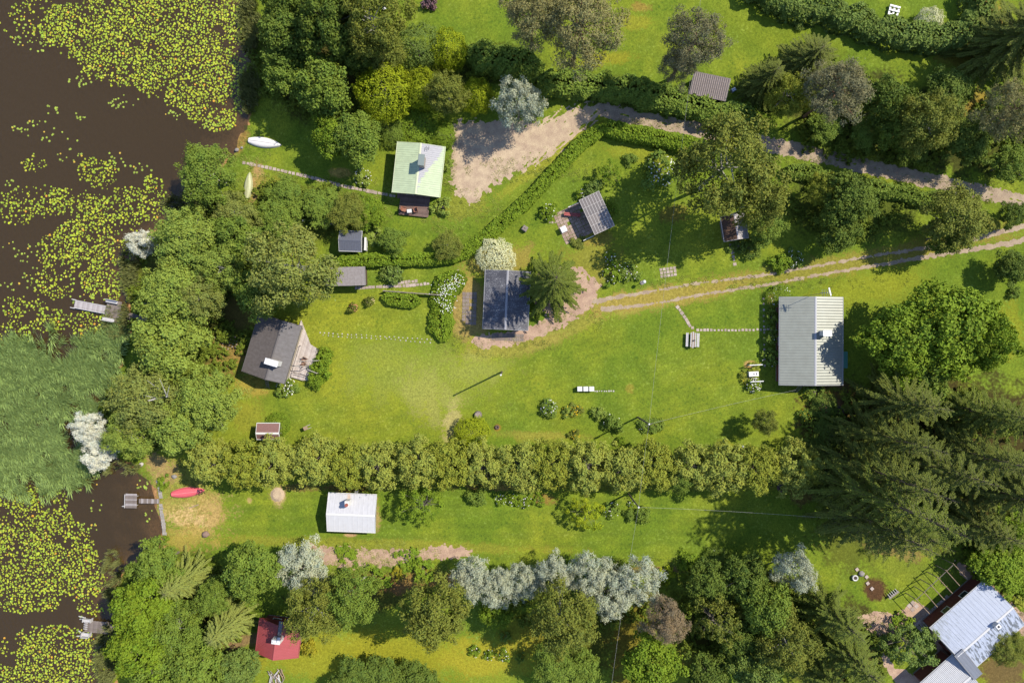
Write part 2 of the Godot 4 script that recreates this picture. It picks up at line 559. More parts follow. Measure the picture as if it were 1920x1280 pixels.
# stains of matter in the turf: x, y, half-widths, turn, colour (0..255), strength, raggedness
const PATCHES := [
	# woodland litter under the trees
	[600, 110, 120, 110, 0, 66, 62, 34, 0.9, 0.5], [360, 560, 125, 190, 0, 72, 74, 36, 0.85, 0.5], [300, 760, 110, 80, 0, 72, 74, 36, 0.85, 0.5], [550, 400, 140, 60, 0, 80, 86, 36, 0.7, 0.5],
	[1740, 240, 210, 80, 12, 64, 66, 34, 0.85, 0.6], [1560, 180, 130, 70, 5, 64, 66, 34, 0.8, 0.6], [1590, 390, 140, 60, 5, 70, 78, 34, 0.7, 0.6], [1760, 860, 240, 170, 0, 64, 56, 34, 0.92, 0.5],
	[1560, 800, 60, 90, 0, 84, 66, 44, 0.85, 0.7], [340, 1170, 140, 130, 0, 62, 62, 34, 0.9, 0.5], [1380, 1150, 130, 90, 0, 66, 68, 34, 0.85, 0.5], [1560, 1210, 110, 90, 0, 66, 60, 36, 0.85, 0.5],
	[1080, 1200, 100, 80, 0, 72, 70, 32, 0.6, 0.6], [900, 120, 110, 40, 0, 66, 70, 32, 0.8, 0.5], [930, 872, 580, 26, 0, 86, 76, 42, 0.8, 0.5], [1180, 175, 160, 30, 8, 70, 74, 34, 0.8, 0.5],
	[1880, 1050, 80, 60, 0, 74, 78, 36, 0.8, 0.5], [1600, 1010, 70, 60, 0, 78, 72, 38, 0.4, 0.9], [660, 1110, 120, 40, 0, 74, 70, 34, 0.7, 0.6],
	# worn and dry turf
	[880, 580, 42, 70, 0, 158, 132, 84, 0.8, 0.6], [930, 490, 80, 30, -15, 156, 134, 76, 0.65, 0.9], [1110, 490, 60, 40, 10, 150, 132, 66, 0.45, 0.9], [960, 648, 110, 22, -10, 152, 140, 72, 0.6, 0.8],
	[1060, 620, 90, 14, -22, 152, 140, 72, 0.55, 0.8], [800, 740, 60, 40, 60, 158, 154, 96, 0.55, 1.2], [848, 790, 18, 40, 15, 176, 162, 118, 0.7, 1.1], [780, 700, 150, 60, 5, 142, 148, 70, 0.5, 1.0],
	[900, 690, 60, 30, 0, 144, 150, 76, 0.45, 1.0], [425, 660, 48, 32, 10, 150, 122, 72, 0.8, 0.9], [400, 700, 50, 24, -35, 138, 118, 66, 0.8, 0.9], [460, 585, 40, 36, 0, 110, 96, 56, 0.7, 0.8],
	[470, 720, 40, 24, -10, 168, 142, 72, 0.7, 0.9], [465, 780, 30, 40, 0, 150, 142, 58, 0.4, 0.9], [362, 962, 66, 50, 20, 190, 162, 118, 0.95, 1.1], [340, 910, 60, 50, 0, 142, 136, 66, 0.75, 1.0],
	[300, 880, 40, 26, 40, 158, 132, 94, 0.85, 0.9], [345, 1005, 70, 24, 0, 158, 140, 74, 0.75, 1.0], [400, 960, 26, 44, -30, 160, 138, 82, 0.6, 1.1], [480, 345, 16, 40, 8, 176, 140, 104, 0.8, 0.9],
	[510, 350, 40, 22, 5, 140, 134, 56, 0.6, 0.9], [447, 265, 14, 26, 30, 158, 122, 76, 0.8, 0.6], [640, 322, 24, 10, 5, 168, 142, 84, 0.8, 0.7], [870, 380, 60, 30, -30, 150, 142, 60, 0.5, 1.0],
	[1010, 310, 120, 12, -38, 150, 148, 56, 0.6, 0.9], [1265, 400, 30, 18, 0, 116, 96, 50, 0.6, 1.0], [1120, 445, 30, 16, 0, 148, 130, 66, 0.6, 0.9], [1200, 290, 60, 16, 10, 152, 148, 50, 0.45, 0.9],
	[1180, 570, 80, 24, -8, 150, 140, 70, 0.7, 0.9], [1250, 552, 170, 22, -9, 158, 138, 74, 0.75, 0.9], [1560, 497, 360, 20, -10, 142, 130, 62, 0.7, 0.9], [1780, 450, 140, 22, -14, 138, 128, 62, 0.6, 0.9], [1100, 555, 20, 40, 20, 150, 136, 78, 0.7, 0.8],
	[1190, 40, 40, 14, 0, 156, 146, 52, 0.5, 0.9], [1130, 110, 60, 14, -5, 150, 140, 46, 0.6, 0.9], [1200, 12, 22, 10, 0, 152, 116, 66, 0.6, 0.7], [1850, 30, 34, 40, -30, 162, 124, 80, 0.85, 0.8],
	[1830, 200, 20, 40, 30, 150, 126, 60, 0.75, 0.9], [1800, 85, 60, 40, 0, 128, 108, 50, 0.6, 0.9], [1860, 230, 60, 16, -35, 150, 130, 60, 0.6, 0.9], [1460, 60, 120, 40, 20, 108, 122, 36, 0.4, 0.9],
	[1170, 910, 440, 9, 0, 132, 122, 46, 0.4, 1.0], [940, 910, 90, 8, 0, 158, 118, 74, 0.6, 1.0], [1020, 935, 20, 12, 0, 150, 106, 68, 0.6, 0.9], [520, 928, 16, 22, 0, 178, 152, 120, 0.9, 0.6],
	[466, 937, 6, 7, 0, 178, 152, 110, 0.8, 0.6], [700, 960, 12, 36, 0, 176, 146, 110, 0.7, 0.9], [655, 913, 60, 8, 0, 132, 96, 66, 0.7, 0.9], [655, 1002, 14, 4, 0, 182, 146, 116, 0.9, 0.4],
	[560, 912, 40, 8, 0, 120, 92, 66, 0.6, 0.9], [700, 1020, 350, 12, 2, 150, 142, 58, 0.5, 0.9], [1250, 1066, 130, 6, 0, 142, 106, 80, 0.7, 0.9], [760, 1090, 130, 20, -4, 138, 96, 68, 0.7, 0.9],
	[700, 1230, 270, 50, 0, 156, 146, 44, 0.55, 0.8], [930, 1230, 110, 40, 0, 154, 146, 48, 0.6, 0.8], [980, 1190, 40, 40, 0, 140, 126, 42, 0.5, 0.8], [1190, 1190, 50, 100, 10, 116, 98, 40, 0.7, 0.8],
	[1310, 1230, 50, 30, 0, 110, 98, 44, 0.6, 0.8], [455, 1200, 60, 14, -10, 132, 108, 82, 0.85, 0.6], [1700, 1060, 90, 30, 15, 110, 120, 46, 0.5, 0.9], [1690, 1035, 60, 14, 10, 140, 112, 80, 0.6, 0.9],
	[1560, 770, 24, 30, 0, 142, 102, 78, 0.8, 0.8], [1560, 690, 22, 40, 0, 130, 100, 72, 0.7, 0.8], [1530, 830, 24, 40, 20, 138, 108, 62, 0.7, 0.9], [1405, 682, 12, 8, 0, 176, 142, 96, 0.9, 0.5],
	[1445, 560, 8, 16, 0, 170, 134, 84, 0.8, 0.6], [1180, 726, 8, 12, 0, 150, 134, 60, 0.6, 0.8], [1360, 835, 20, 12, 0, 150, 140, 52, 0.5, 0.8], [1620, 540, 120, 30, -12, 150, 148, 44, 0.4, 0.9],
	[1890, 620, 30, 60, 0, 150, 144, 42, 0.5, 0.9], [1500, 920, 26, 26, 0, 120, 92, 60, 0.6, 0.8], [932, 801, 7, 7, 0, 150, 116, 52, 0.8, 0.4], [1010, 818, 60, 12, 0, 150, 142, 62, 0.5, 0.9],
	[1000, 815, 130, 8, 2, 144, 136, 66, 0.4, 0.9], [1640, 1105, 22, 26, -40, 84, 60, 46, 0.95, 0.5], [1880, 1255, 50, 40, 0, 104, 82, 62, 0.8, 0.7], [1860, 1200, 30, 60, 40, 120, 108, 56, 0.6, 0.8],
]

func land() -> void:
	# colour of the turf and soil, two plan units to a texel
	var w := 1160
	var h := 800
	var n1 := noise_bytes(w, h, 0.008, 4, 11)
	var n2 := noise_bytes(w, h, 0.045, 3, 12)
	var n3 := noise_bytes(w, h, 0.3, 2, 13)
	var n4 := noise_bytes(w, h, 0.022, 3, 14)
	var R := PackedFloat32Array()
	var G := PackedFloat32Array()
	var B := PackedFloat32Array()
	R.resize(w * h); G.resize(w * h); B.resize(w * h)
	for i in w * h:
		var a := n1[i] / 255.0
		var b := n2[i] / 255.0
		var c := n3[i] / 255.0
		var gx := (i % w) * 2.0 - 200.0
		var gz := int(i / float(w)) * 2.0 - 160.0
		var west := clampf(1.0 - Vector2((gx - 660.0) / 330.0, (gz - 690.0) / 170.0).length(), 0.0, 0.5)  # a drier, yellower sward
		var t := clampf(a * 1.2 - 0.32 + west + (b - 0.5) * 0.5, 0.0, 1.0)
		var u := clampf((n4[i] / 255.0 - 0.45) * 1.6, 0.0, 1.0)
		var g := 0.84 + 0.22 * c + 0.12 * (b - 0.5)
		R[i] = lerpf(lerpf(103.0, 136.0, t), 112.0, u * 0.5) * g
		G[i] = lerpf(lerpf(126.0, 143.0, t), 134.0, u * 0.5) * g
		B[i] = lerpf(lerpf(41.0, 47.0, t), 49.0, u * 0.5) * g
	# mower lanes over the middle lawn, and clover and weeds in it
	for y in range(330, 500):
		for x in range(380, 820):
			var i := y * w + x
			var s := sin((y + 0.36 * x) * 0.75 + n2[i] * 0.02) * 0.02 * clampf(n1[i] / 90.0 - 0.6, 0.0, 1.0)
			R[i] *= 1.0 + s
			G[i] *= 1.0 + s
	for i in w * h:
		if n3[i] > 196 and n4[i] > 130:
			R[i] *= 1.1
			G[i] *= 1.07
			B[i] *= 1.4
		elif n3[i] < 62 and n4[i] < 120:
			R[i] *= 0.85
			G[i] *= 0.93
	# mown stripes of the long lawn, cut alternately
	for y in range(540, 610):
		for x in range(300, 790):
			var i := y * w + x
			var s := sin((y + 0.02 * x) * 0.62 + n2[i] * 0.012) * 0.025
			R[i] *= 1.0 + s
			G[i] *= 1.0 + s
	for q in PATCHES:
		var cx: float = (q[0] + 200) * 0.5
		var cy: float = (q[1] + 160) * 0.5
		var rx: float = q[2] * 0.5
		var ry: float = q[3] * 0.5
		var ca := cos(deg_to_rad(q[4]))
		var sa := sin(deg_to_rad(q[4]))
		var big := maxf(rx, ry) * 1.5 + 2.0
		for y in range(maxi(0, int(cy - big)), mini(h, int(cy + big))):
			for x in range(maxi(0, int(cx - big)), mini(w, int(cx + big))):
				var dx := x - cx
				var dy := y - cy
				var ex := (dx * ca + dy * sa) / rx
				var ey := (-dx * sa + dy * ca) / ry
				var dd := ex * ex + ey * ey
				if dd > 2.2: continue
				var i := y * w + x
				var k: float = sqrt(dd) + (n2[i] / 255.0 - 0.5) * q[9] + (n3[i] / 255.0 - 0.5) * q[9] * 0.9
				var al: float = clampf((1.08 - k) / 0.36, 0.0, 1.0) * q[8]
				if al <= 0.0: continue
				var gr := 0.86 + 0.28 * n3[i] / 255.0
				R[i] = lerpf(R[i], q[5] * gr, al)
				G[i] = lerpf(G[i], q[6] * gr, al)
				B[i] = lerpf(B[i], q[7] * gr, al)
	# sand and mud of the lake bed
	for y in h:
		var sx := (shore_x(y * 2.0 - 160.0) + 200.0) * 0.5
		for x in mini(w, int(sx) + 4):
			var i := y * w + x
			var d := (sx - x) * 0.14 + (n2[i] / 255.0 - 0.5) * 2.4
			if d < 0.1: continue
			var k := clampf(1.0 - (d + (n4[i] / 255.0 - 0.5) * 5.0) / 7.0, 0.0, 1.0)
			R[i] = lerpf(50.0, 176.0, k) * (0.8 + 0.4 * n3[i] / 255.0)
			G[i] = lerpf(44.0, 134.0, k) * (0.8 + 0.4 * n3[i] / 255.0)
			B[i] = lerpf(36.0, 92.0, k) * (0.8 + 0.4 * n3[i] / 255.0)
	var d := PackedByteArray()
	d.resize(w * h * 3)
	for i in w * h:
		d[i * 3] = int(clampf(R[i], 0, 255))
		d[i * 3 + 1] = int(clampf(G[i], 0, 255))
		d[i * 3 + 2] = int(clampf(B[i], 0, 255))
	var m := StandardMaterial3D.new()
	m.resource_name = "turf"
	m.albedo_texture = ImageTexture.create_from_image(Image.create_from_data(w, h, false, Image.FORMAT_RGB8, d))
	m.texture_repeat = true
	m.roughness = 0.95
	m.metallic_specular = 0.15
	# blades and straw, fine
	var f1 := noise_bytes(512, 512, 0.12, 3, 21)
	var f2 := noise_bytes(512, 512, 0.4, 1, 22)
	var fd := PackedByteArray()
	fd.resize(512 * 512 * 3)
	for i in 512 * 512:
		var v := 0.66 + 0.26 * f1[i] / 255.0 + 0.16 * f2[i] / 255.0
		fd[i * 3] = int(clampf(v * (0.98 + 0.06 * f2[i] / 255.0), 0, 1) * 255)
		fd[i * 3 + 1] = int(clampf(v, 0, 1) * 255)
		fd[i * 3 + 2] = int(clampf(v * 0.96, 0, 1) * 255)
	m.detail_enabled = true
	m.detail_albedo = ImageTexture.create_from_image(Image.create_from_data(512, 512, false, Image.FORMAT_RGB8, fd))
	m.detail_blend_mode = BaseMaterial3D.BLEND_MODE_MUL
	m.detail_uv_layer = BaseMaterial3D.DETAIL_UV_2
	m.uv2_scale = Vector3(1, 1, 1)
	# one sheet, fine over the plot and wide cells out to the horizon
	var xs := []
	var zs := []
	var v0 := -81.2
	for e in [-1500.0, -600.0, -300.0, -160.0, -110.0]: xs.append(e)
	while v0 < 81.3:
		xs.append(v0)
		v0 += 0.58 if v0 < -38.0 else 2.0
	for e in [110.0, 160.0, 300.0, 600.0, 1500.0]: xs.append(e)
	for e in [-1500.0, -600.0, -300.0, -160.0, -90.0]: zs.append(e)
	v0 = -56.0
	while v0 < 56.1:
		zs.append(v0)
		v0 += 0.58
	for e in [90.0, 160.0, 300.0, 600.0, 1500.0]: zs.append(e)
	var vs := PackedVector3Array()
	var uv := PackedVector2Array()
	var uv2 := PackedVector2Array()
	var ix := PackedInt32Array()
	for z in zs:
		for x in xs:
			vs.append(Vector3(x, ground_y(x, z), z))
			uv.append(Vector2((x / S + 960.0 + 200.0) / 2320.0, (z / S + 640.0 + 160.0) / 1600.0))
			uv2.append(Vector2((x * 0.94 + z * 0.34) / 14.0, (z * 0.94 - x * 0.34) / 14.0))
	var nx := xs.size()
	for j in zs.size() - 1:
		for i in nx - 1:
			var a := j * nx + i
			for e in [a, a + 1, a + nx + 1, a, a + nx + 1, a + nx]: ix.append(e)
	var arr := []
	arr.resize(Mesh.ARRAY_MAX)
	arr[Mesh.ARRAY_VERTEX] = vs
	arr[Mesh.ARRAY_TEX_UV] = uv
	arr[Mesh.ARRAY_TEX_UV2] = uv2
	arr[Mesh.ARRAY_INDEX] = ix
	var am := ArrayMesh.new()
	am.add_surface_from_arrays(Mesh.PRIMITIVE_TRIANGLES, arr)
	var st := SurfaceTool.new()
	st.create_from(am, 0)
	st.generate_normals()
	var o := part(self, numbered("ground"), st.commit(), m)
	tag(o, "mown green lawns and worn turf sloping to the lake", "lawn", "", "structure")

func lake() -> void:
	var st := st_new()
	var y := -0.13
	var rows := []
	for py in range(-2000, 3300, 100):
		rows.append([at(-18000, py), at(shore_x(clampf(py, 0, 1280)) + 28.0, py)])
	# edge follows the shore a little inland, under the turf
	rows = []
	var py := -400.0
	while py <= 1700.0:
		rows.append([Vector3(-1400, y, (py - 640) * S), Vector3((maxf(shore_x(py), 0.0) + 40.0 - 960.0) * S, y, (py - 640) * S)])
		py += 20.0
	for i in rows.size() - 1: quad(st, rows[i][0], rows[i][1], rows[i + 1][1], rows[i + 1][0])
	var m := StandardMaterial3D.new()
	m.resource_name = "lake_water"
	m.transparency = BaseMaterial3D.TRANSPARENCY_ALPHA
	m.albedo_color = Color(lin(0.05, 0.031, 0.009), 0.62)
	m.roughness = 0.07
	m.metallic_specular = 0.4
	var n := NoiseTexture2D.new()
	var fn := FastNoiseLite.new()
	fn.seed = 9
	fn.frequency = 0.03
	fn.fractal_octaves = 3
	n.noise = fn
	n.width = 512
	n.height = 512
	n.seamless = true
	n.as_normal_map = true
	n.bump_strength = 3.0
	m.normal_enabled = true
	m.normal_texture = n
	m.normal_scale = 1.0
	m.uv1_triplanar = true
	m.uv1_world_triplanar = true
	m.uv1_scale = Vector3(0.16, 0.16, 0.05)
	var o := part(self, numbered("water"), done(st), m)
	tag(o, "dark brown lake water with small ripples", "lake", "", "structure")

func dirt_mat(key: String, c: Color) -> StandardMaterial3D:
	if mats.has(key): return mats[key]
	# grit and pebbles, 16 mm to a texel, over a faint mottle
	if not cache.has("dirt"):
		var a := noise_bytes(512, 512, 0.11, 3, 41)
		var b := noise_bytes(512, 512, 0.35, 1, 42)
		var e := noise_bytes(512, 512, 0.012, 3, 43)
		var d := PackedByteArray()
		d.resize(512 * 512 * 3)
		for i in 512 * 512:
			var v := 0.62 + 0.2 * a[i] / 255.0 + 0.1 * b[i] / 255.0 + 0.14 * e[i] / 255.0
			if a[i] > 205: v += 0.1
			d[i * 3] = int(clampf(v, 0, 1) * 255)
			d[i * 3 + 1] = int(clampf(v * (0.97 + 0.03 * e[i] / 255.0), 0, 1) * 255)
			d[i * 3 + 2] = int(clampf(v * (0.93 + 0.07 * b[i] / 255.0), 0, 1) * 255)
		cache["dirt"] = ImageTexture.create_from_image(Image.create_from_data(512, 512, false, Image.FORMAT_RGB8, d))
	var m := flat_mat(key, c, 0.95)
	m.albedo_texture = cache["dirt"]
	m.uv1_triplanar = true
	m.uv1_world_triplanar = true
	m.uv1_scale = Vector3.ONE * 0.12
	m.metallic_specular = 0.2
	return m

var rn := FastNoiseLite.new()
func rag(x: float, y: float, a: float) -> float:
	return (rn.get_noise_2d(x, y) + 0.6 * rn.get_noise_2d(x * 3.1 + 50.0, y * 3.1)) * a

func roads() -> void:
	rn.seed = 31
	rn.frequency = 0.06
	rn.fractal_octaves = 3
	var sand := dirt_mat("sandy_soil", lin(0.5, 0.395, 0.285))
	var gravel := dirt_mat("pale_gravel", lin(0.4, 0.32, 0.235))
	var soil := dirt_mat("red_soil", lin(0.47, 0.335, 0.25))
	var yard := poly([850, 228, 935, 226, 1008, 228, 1060, 202, 1110, 192, 1158, 196, 1140, 214, 1122, 222, 1085, 258, 1040, 290, 985, 318, 925, 345, 890, 380, 862, 372, 846, 345, 848, 300])
	sheet("sandy_yard", "bare sandy yard beside the green-roofed cottage", "yard", 830, 180, 1180, 400, 0.17, 0.008, sand, func(x, y):
		var streak: float = clampf((x - 905.0) / 120.0, 0.0, 1.0) * rn.get_noise_2d((x * 0.78 - y * 0.62) * 0.5, (x * 0.62 + y * 0.78) * 3.2)
		return inside(Vector2(x, y), yard) + rag(x, y, 13.0) + 5.0 * rn.get_noise_2d(x * 6.3, y * 6.3) + minf(0.0, 60.0 * (streak + 0.04)) * clampf((x + y * 0.6 - 1080.0) / 60.0, 0.0, 1.0))
	var r1 := [[1135, 207], [1200, 222], [1310, 243], [1400, 262], [1480, 278], [1600, 306], [1700, 328], [1800, 350], [1920, 378], [2100, 420]]
	sheet("dirt_road", "stony dirt road with a grassy crown along the upper hedge", "road", 1120, 185, 2060, 440, 0.17, 0.012, gravel, func(x, y):
		var d := seg_dist(Vector2(x, y), r1)
		return 13.5 - d + rag(x, y, 6.0) - maxf(0.0, (4.2 - d) * 4.0 * (0.65 + rn.get_noise_2d(x * 1.3, y * 1.3 + 90.0))))
	var ta := [[1105, 566], [1200, 550], [1300, 532], [1440, 515], [1640, 479], [1800, 455], [1920, 424], [2060, 390]]
	var tb := [[1130, 580], [1200, 573], [1260, 563], [1340, 548], [1440, 534], [1560, 511], [1740, 481], [1900, 455], [1940, 445], [2060, 415]]
	sheet("wheel_track", "pair of pale wheel tracks crossing the lawn towards the garage", "track", 1085, 380, 2040, 600, 0.15, 0.008, gravel, func(x, y):
		var d := minf(seg_dist(Vector2(x, y), ta), seg_dist(Vector2(x, y), tb))
		var wide := 2.7 + clampf((1210.0 - x) / 40.0, 0.0, 2.2) + clampf((x - 1600.0) / 120.0, 0.0, 2.6)
		return wide - d + rag(x, y, 3.4) + 3.6 * minf(0.0, rn.get_noise_2d(x * 5.3, y * 5.3) + 0.05))
	var gy := [[900, 640], [950, 636], [1000, 622], [1060, 594], [1100, 566], [1112, 535]]
	sheet("garage_apron", "bare reddish soil curving round the spruce by the garage", "drive", 850, 500, 1130, 670, 0.15, 0.01, soil, func(x, y):
		var d := seg_dist(Vector2(x, y), gy)
		return maxf(13.0 - d, 30.0 - Vector2(x - 1055, y - 545).length() * 0.55) + rag(x, y, 7.0))
	var bed := poly([572, 1018, 640, 1026, 760, 1031, 832, 1022, 886, 1030, 872, 1046, 800, 1049, 735, 1062, 650, 1066, 606, 1058, 590, 1036])
	sheet("soil_strip", "strip of dug pinkish soil along the silver willows", "soil", 560, 1005, 900, 1080, 0.13, 0.01, soil, func(x, y):
		return inside(Vector2(x, y), bed) + rag(x, y, 7.0) + (minf(0.0, 8.0 + 30.0 * rn.get_noise_2d(x * 1.2 + 300.0, y * 1.2)) if x < 830 else 0.0))
	var gr := poly([1608, 1156, 1642, 1146, 1682, 1150, 1716, 1128, 1740, 1140, 1752, 1158, 1722, 1170, 1700, 1178, 1668, 1194, 1648, 1200, 1624, 1182])
	var gr2 := poly([1640, 1196, 1656, 1205, 1676, 1250, 1706, 1258, 1712, 1270, 1760, 1225, 1745, 1180, 1800, 1222, 1790, 1300, 1640, 1320, 1690, 1290, 1660, 1250])
	var gr3 := poly([1792, 1052, 1826, 1064, 1860, 1085, 1872, 1105, 1920, 1150, 1935, 1190, 1915, 1190, 1845, 1100, 1800, 1080])
	sheet("gravel_path", "pinkish gravel path round the pale-roofed house", "path", 1590, 1030, 1950, 1330, 0.15, 0.01, soil, func(x, y):
		var p := Vector2(x, y)
		return maxf(inside(p, gr), maxf(inside(p, gr2), inside(p, gr3))) + rag(x, y, 4.0))

# ---------- buildings. A frame: three roof corners on the plan (seen at eave height) give a place, a turn and two lengths
func frame(a: Array, b: Array, d: Array, h: float) -> Dictionary:
	var A := at(a[0], a[1], h)
	var B := at(b[0], b[1], h)
	var D := at(d[0], d[1], h)
	var u := (B - A)
	var lu := u.length()
	u /= lu
	var v := D - A
	v -= u * v.dot(u)
	var lv := v.length()
	var c := A + u * lu * 0.5 + v * 0.5
	c.y = 0.0
	return {"c": c, "turn": atan2(-u.z, u.x), "w": lu, "d": lv}

# one slope of sheeting: runs from the line e0-e1 (eave) up to r0-r1 (ridge), with ribs across
func slope(e0: Vector3, e1: Vector3, r0: Vector3, r1: Vector3, pitch: float, rise: float, wave: bool, thick := 0.05) -> ArrayMesh:
	var st := SurfaceTool.new()
	st.begin(Mesh.PRIMITIVE_TRIANGLES)
	st.set_smooth_group(-1)
	var L := (e1 - e0).length()
	var n := (r0 - e0).cross(e1 - e0).normalized()
	if n.y < 0: n = -n
	var prof := []
	var k := maxi(1, int(round(L / pitch)))
	for i in k:
		if wave:
			for j in 4: prof.append([(i + j / 4.0) / k, rise * 0.5 * (1.0 - cos(TAU * j / 4.0))])
		else:
			var rw := minf(0.03, pitch * 0.25) / L
			prof.append([i / float(k), 0.0])
			if rise > 0.0:
				prof.append([(i + 0.5) / k - rw, 0.0])
				prof.append([(i + 0.5) / k - rw * 0.6, rise])
				prof.append([(i + 0.5) / k + rw * 0.6, rise])
				prof.append([(i + 0.5) / k + rw, 0.0])
	prof.append([1.0, 0.0])
	for i in prof.size() - 1:
		var p: Array = prof[i]
		var q: Array = prof[i + 1]
		var a: Vector3 = e0.lerp(e1, p[0]) + n * p[1]
		var b: Vector3 = e0.lerp(e1, q[0]) + n * q[1]
		var c: Vector3 = r0.lerp(r1, q[0]) + n * q[1]
		var d: Vector3 = r0.lerp(r1, p[0]) + n * p[1]
		for e in [[a, p[0], 0.0], [d, p[0], 1.0], [c, q[0], 1.0], [a, p[0], 0.0], [c, q[0], 1.0], [b, q[0], 0.0]]:
			st.set_uv(Vector2(e[1], e[2]))
			st.add_vertex(e[0])
	var lo := [e0 - n * thick, e1 - n * thick, r1 - n * thick, r0 - n * thick]
	var hi := [e0 - n * 0.004, e1 - n * 0.004, r1 - n * 0.004, r0 - n * 0.004]
	st.set_uv(Vector2(0.01, 0.01))
	for i in 4:
		var j := (i + 1) % 4
		quad(st, lo[i], hi[i], hi[j], lo[j])
	quad(st, lo[0], lo[1], lo[2], lo[3])
	return done(st)

# a wall block with optional gable, butted under the roof
func walls(o: Node3D, w: float, d: float, eave: float, ridge: float, along_x: bool, rf: float, m: Material, over := 0.35) -> void:
	var x := w * 0.5 - over
	var z := d * 0.5 - over
	var base := flat_mat("concrete_plinth", lin(0.238, 0.231, 0.217), 0.9, 0.0, 0.3)
	part(o, "plinth", box_mesh(Vector3(2 * x - 0.06, 0.3, 2 * z - 0.06)), base, Vector3(0, 0.13, 0))
	var st := st_new()
	var top := eave - 0.06
	var rx := -w * 0.5 + w * rf
	var rz := -d * 0.5 + d * rf
	var slo := (ridge - eave)
	var lo := [Vector3(-x, 0.28, -z), Vector3(x, 0.28, -z), Vector3(x, 0.28, z), Vector3(-x, 0.28, z)]
	var hi := []
	for c in lo:
		var run: float
		if along_x: run = (c.z + d * 0.5) / (d * rf) if c.z < rz else (d * 0.5 - c.z) / (d * (1.0 - rf))
		else: run = (c.x + w * 0.5) / (w * rf) if c.x < rx else (w * 0.5 - c.x) / (w * (1.0 - rf))
		hi.append(Vector3(c.x, top - 0.04 + slo * clampf(run, 0, 1), c.z))
	for i in 4: quad(st, lo[i], hi[i], hi[(i + 1) % 4], lo[(i + 1) % 4])
	if along_x:
		for s in [-1.0, 1.0]: tri(st, Vector3(s * x, hi[0].y, -z), Vector3(s * x, top - 0.04 + slo, rz), Vector3(s * x, hi[2].y, z))
	else:
		for s in [-1.0, 1.0]: tri(st, Vector3(-x, hi[0].y, s * z), Vector3(rx, top - 0.04 + slo, s * z), Vector3(x, hi[1].y, s * z))
	part(o, "wall", done(st), m)

func opening(o: Node3D, called: String, pos: Vector3, turn: float, w: float, h: float) -> void:
	var frame_m := flat_mat("white_paint", lin(0.504, 0.504, 0.49), 0.5)
	var st := st_new()
	for s in [-1.0, 1.0]:
		box(st, Vector3(s * (w * 0.5 - 0.04), 0, 0), Vector3(0.08, h, 0.07))
		box(st, Vector3(0, s * (h * 0.5 - 0.04), 0), Vector3(w - 0.16, 0.08, 0.07))
	var f := part(o, called, done(st), frame_m, pos, turn)
	if called == "window":
		part(f, "pane", box_mesh(Vector3(w - 0.16, h - 0.16, 0.03)), flat_mat("window_glass", lin(0.021, 0.028, 0.035), 0.06))
	else:
		part(f, "leaf", box_mesh(Vector3(w - 0.16, h - 0.16, 0.05)), flat_mat("door_paint", lin(0.112, 0.07, 0.042), 0.6))
		part(f, "handle", box_mesh(Vector3(0.12, 0.03, 0.05)), flat_mat("steel", lin(0.35, 0.35, 0.35), 0.35, 0.9), Vector3(w * 0.3, 0, 0.05))

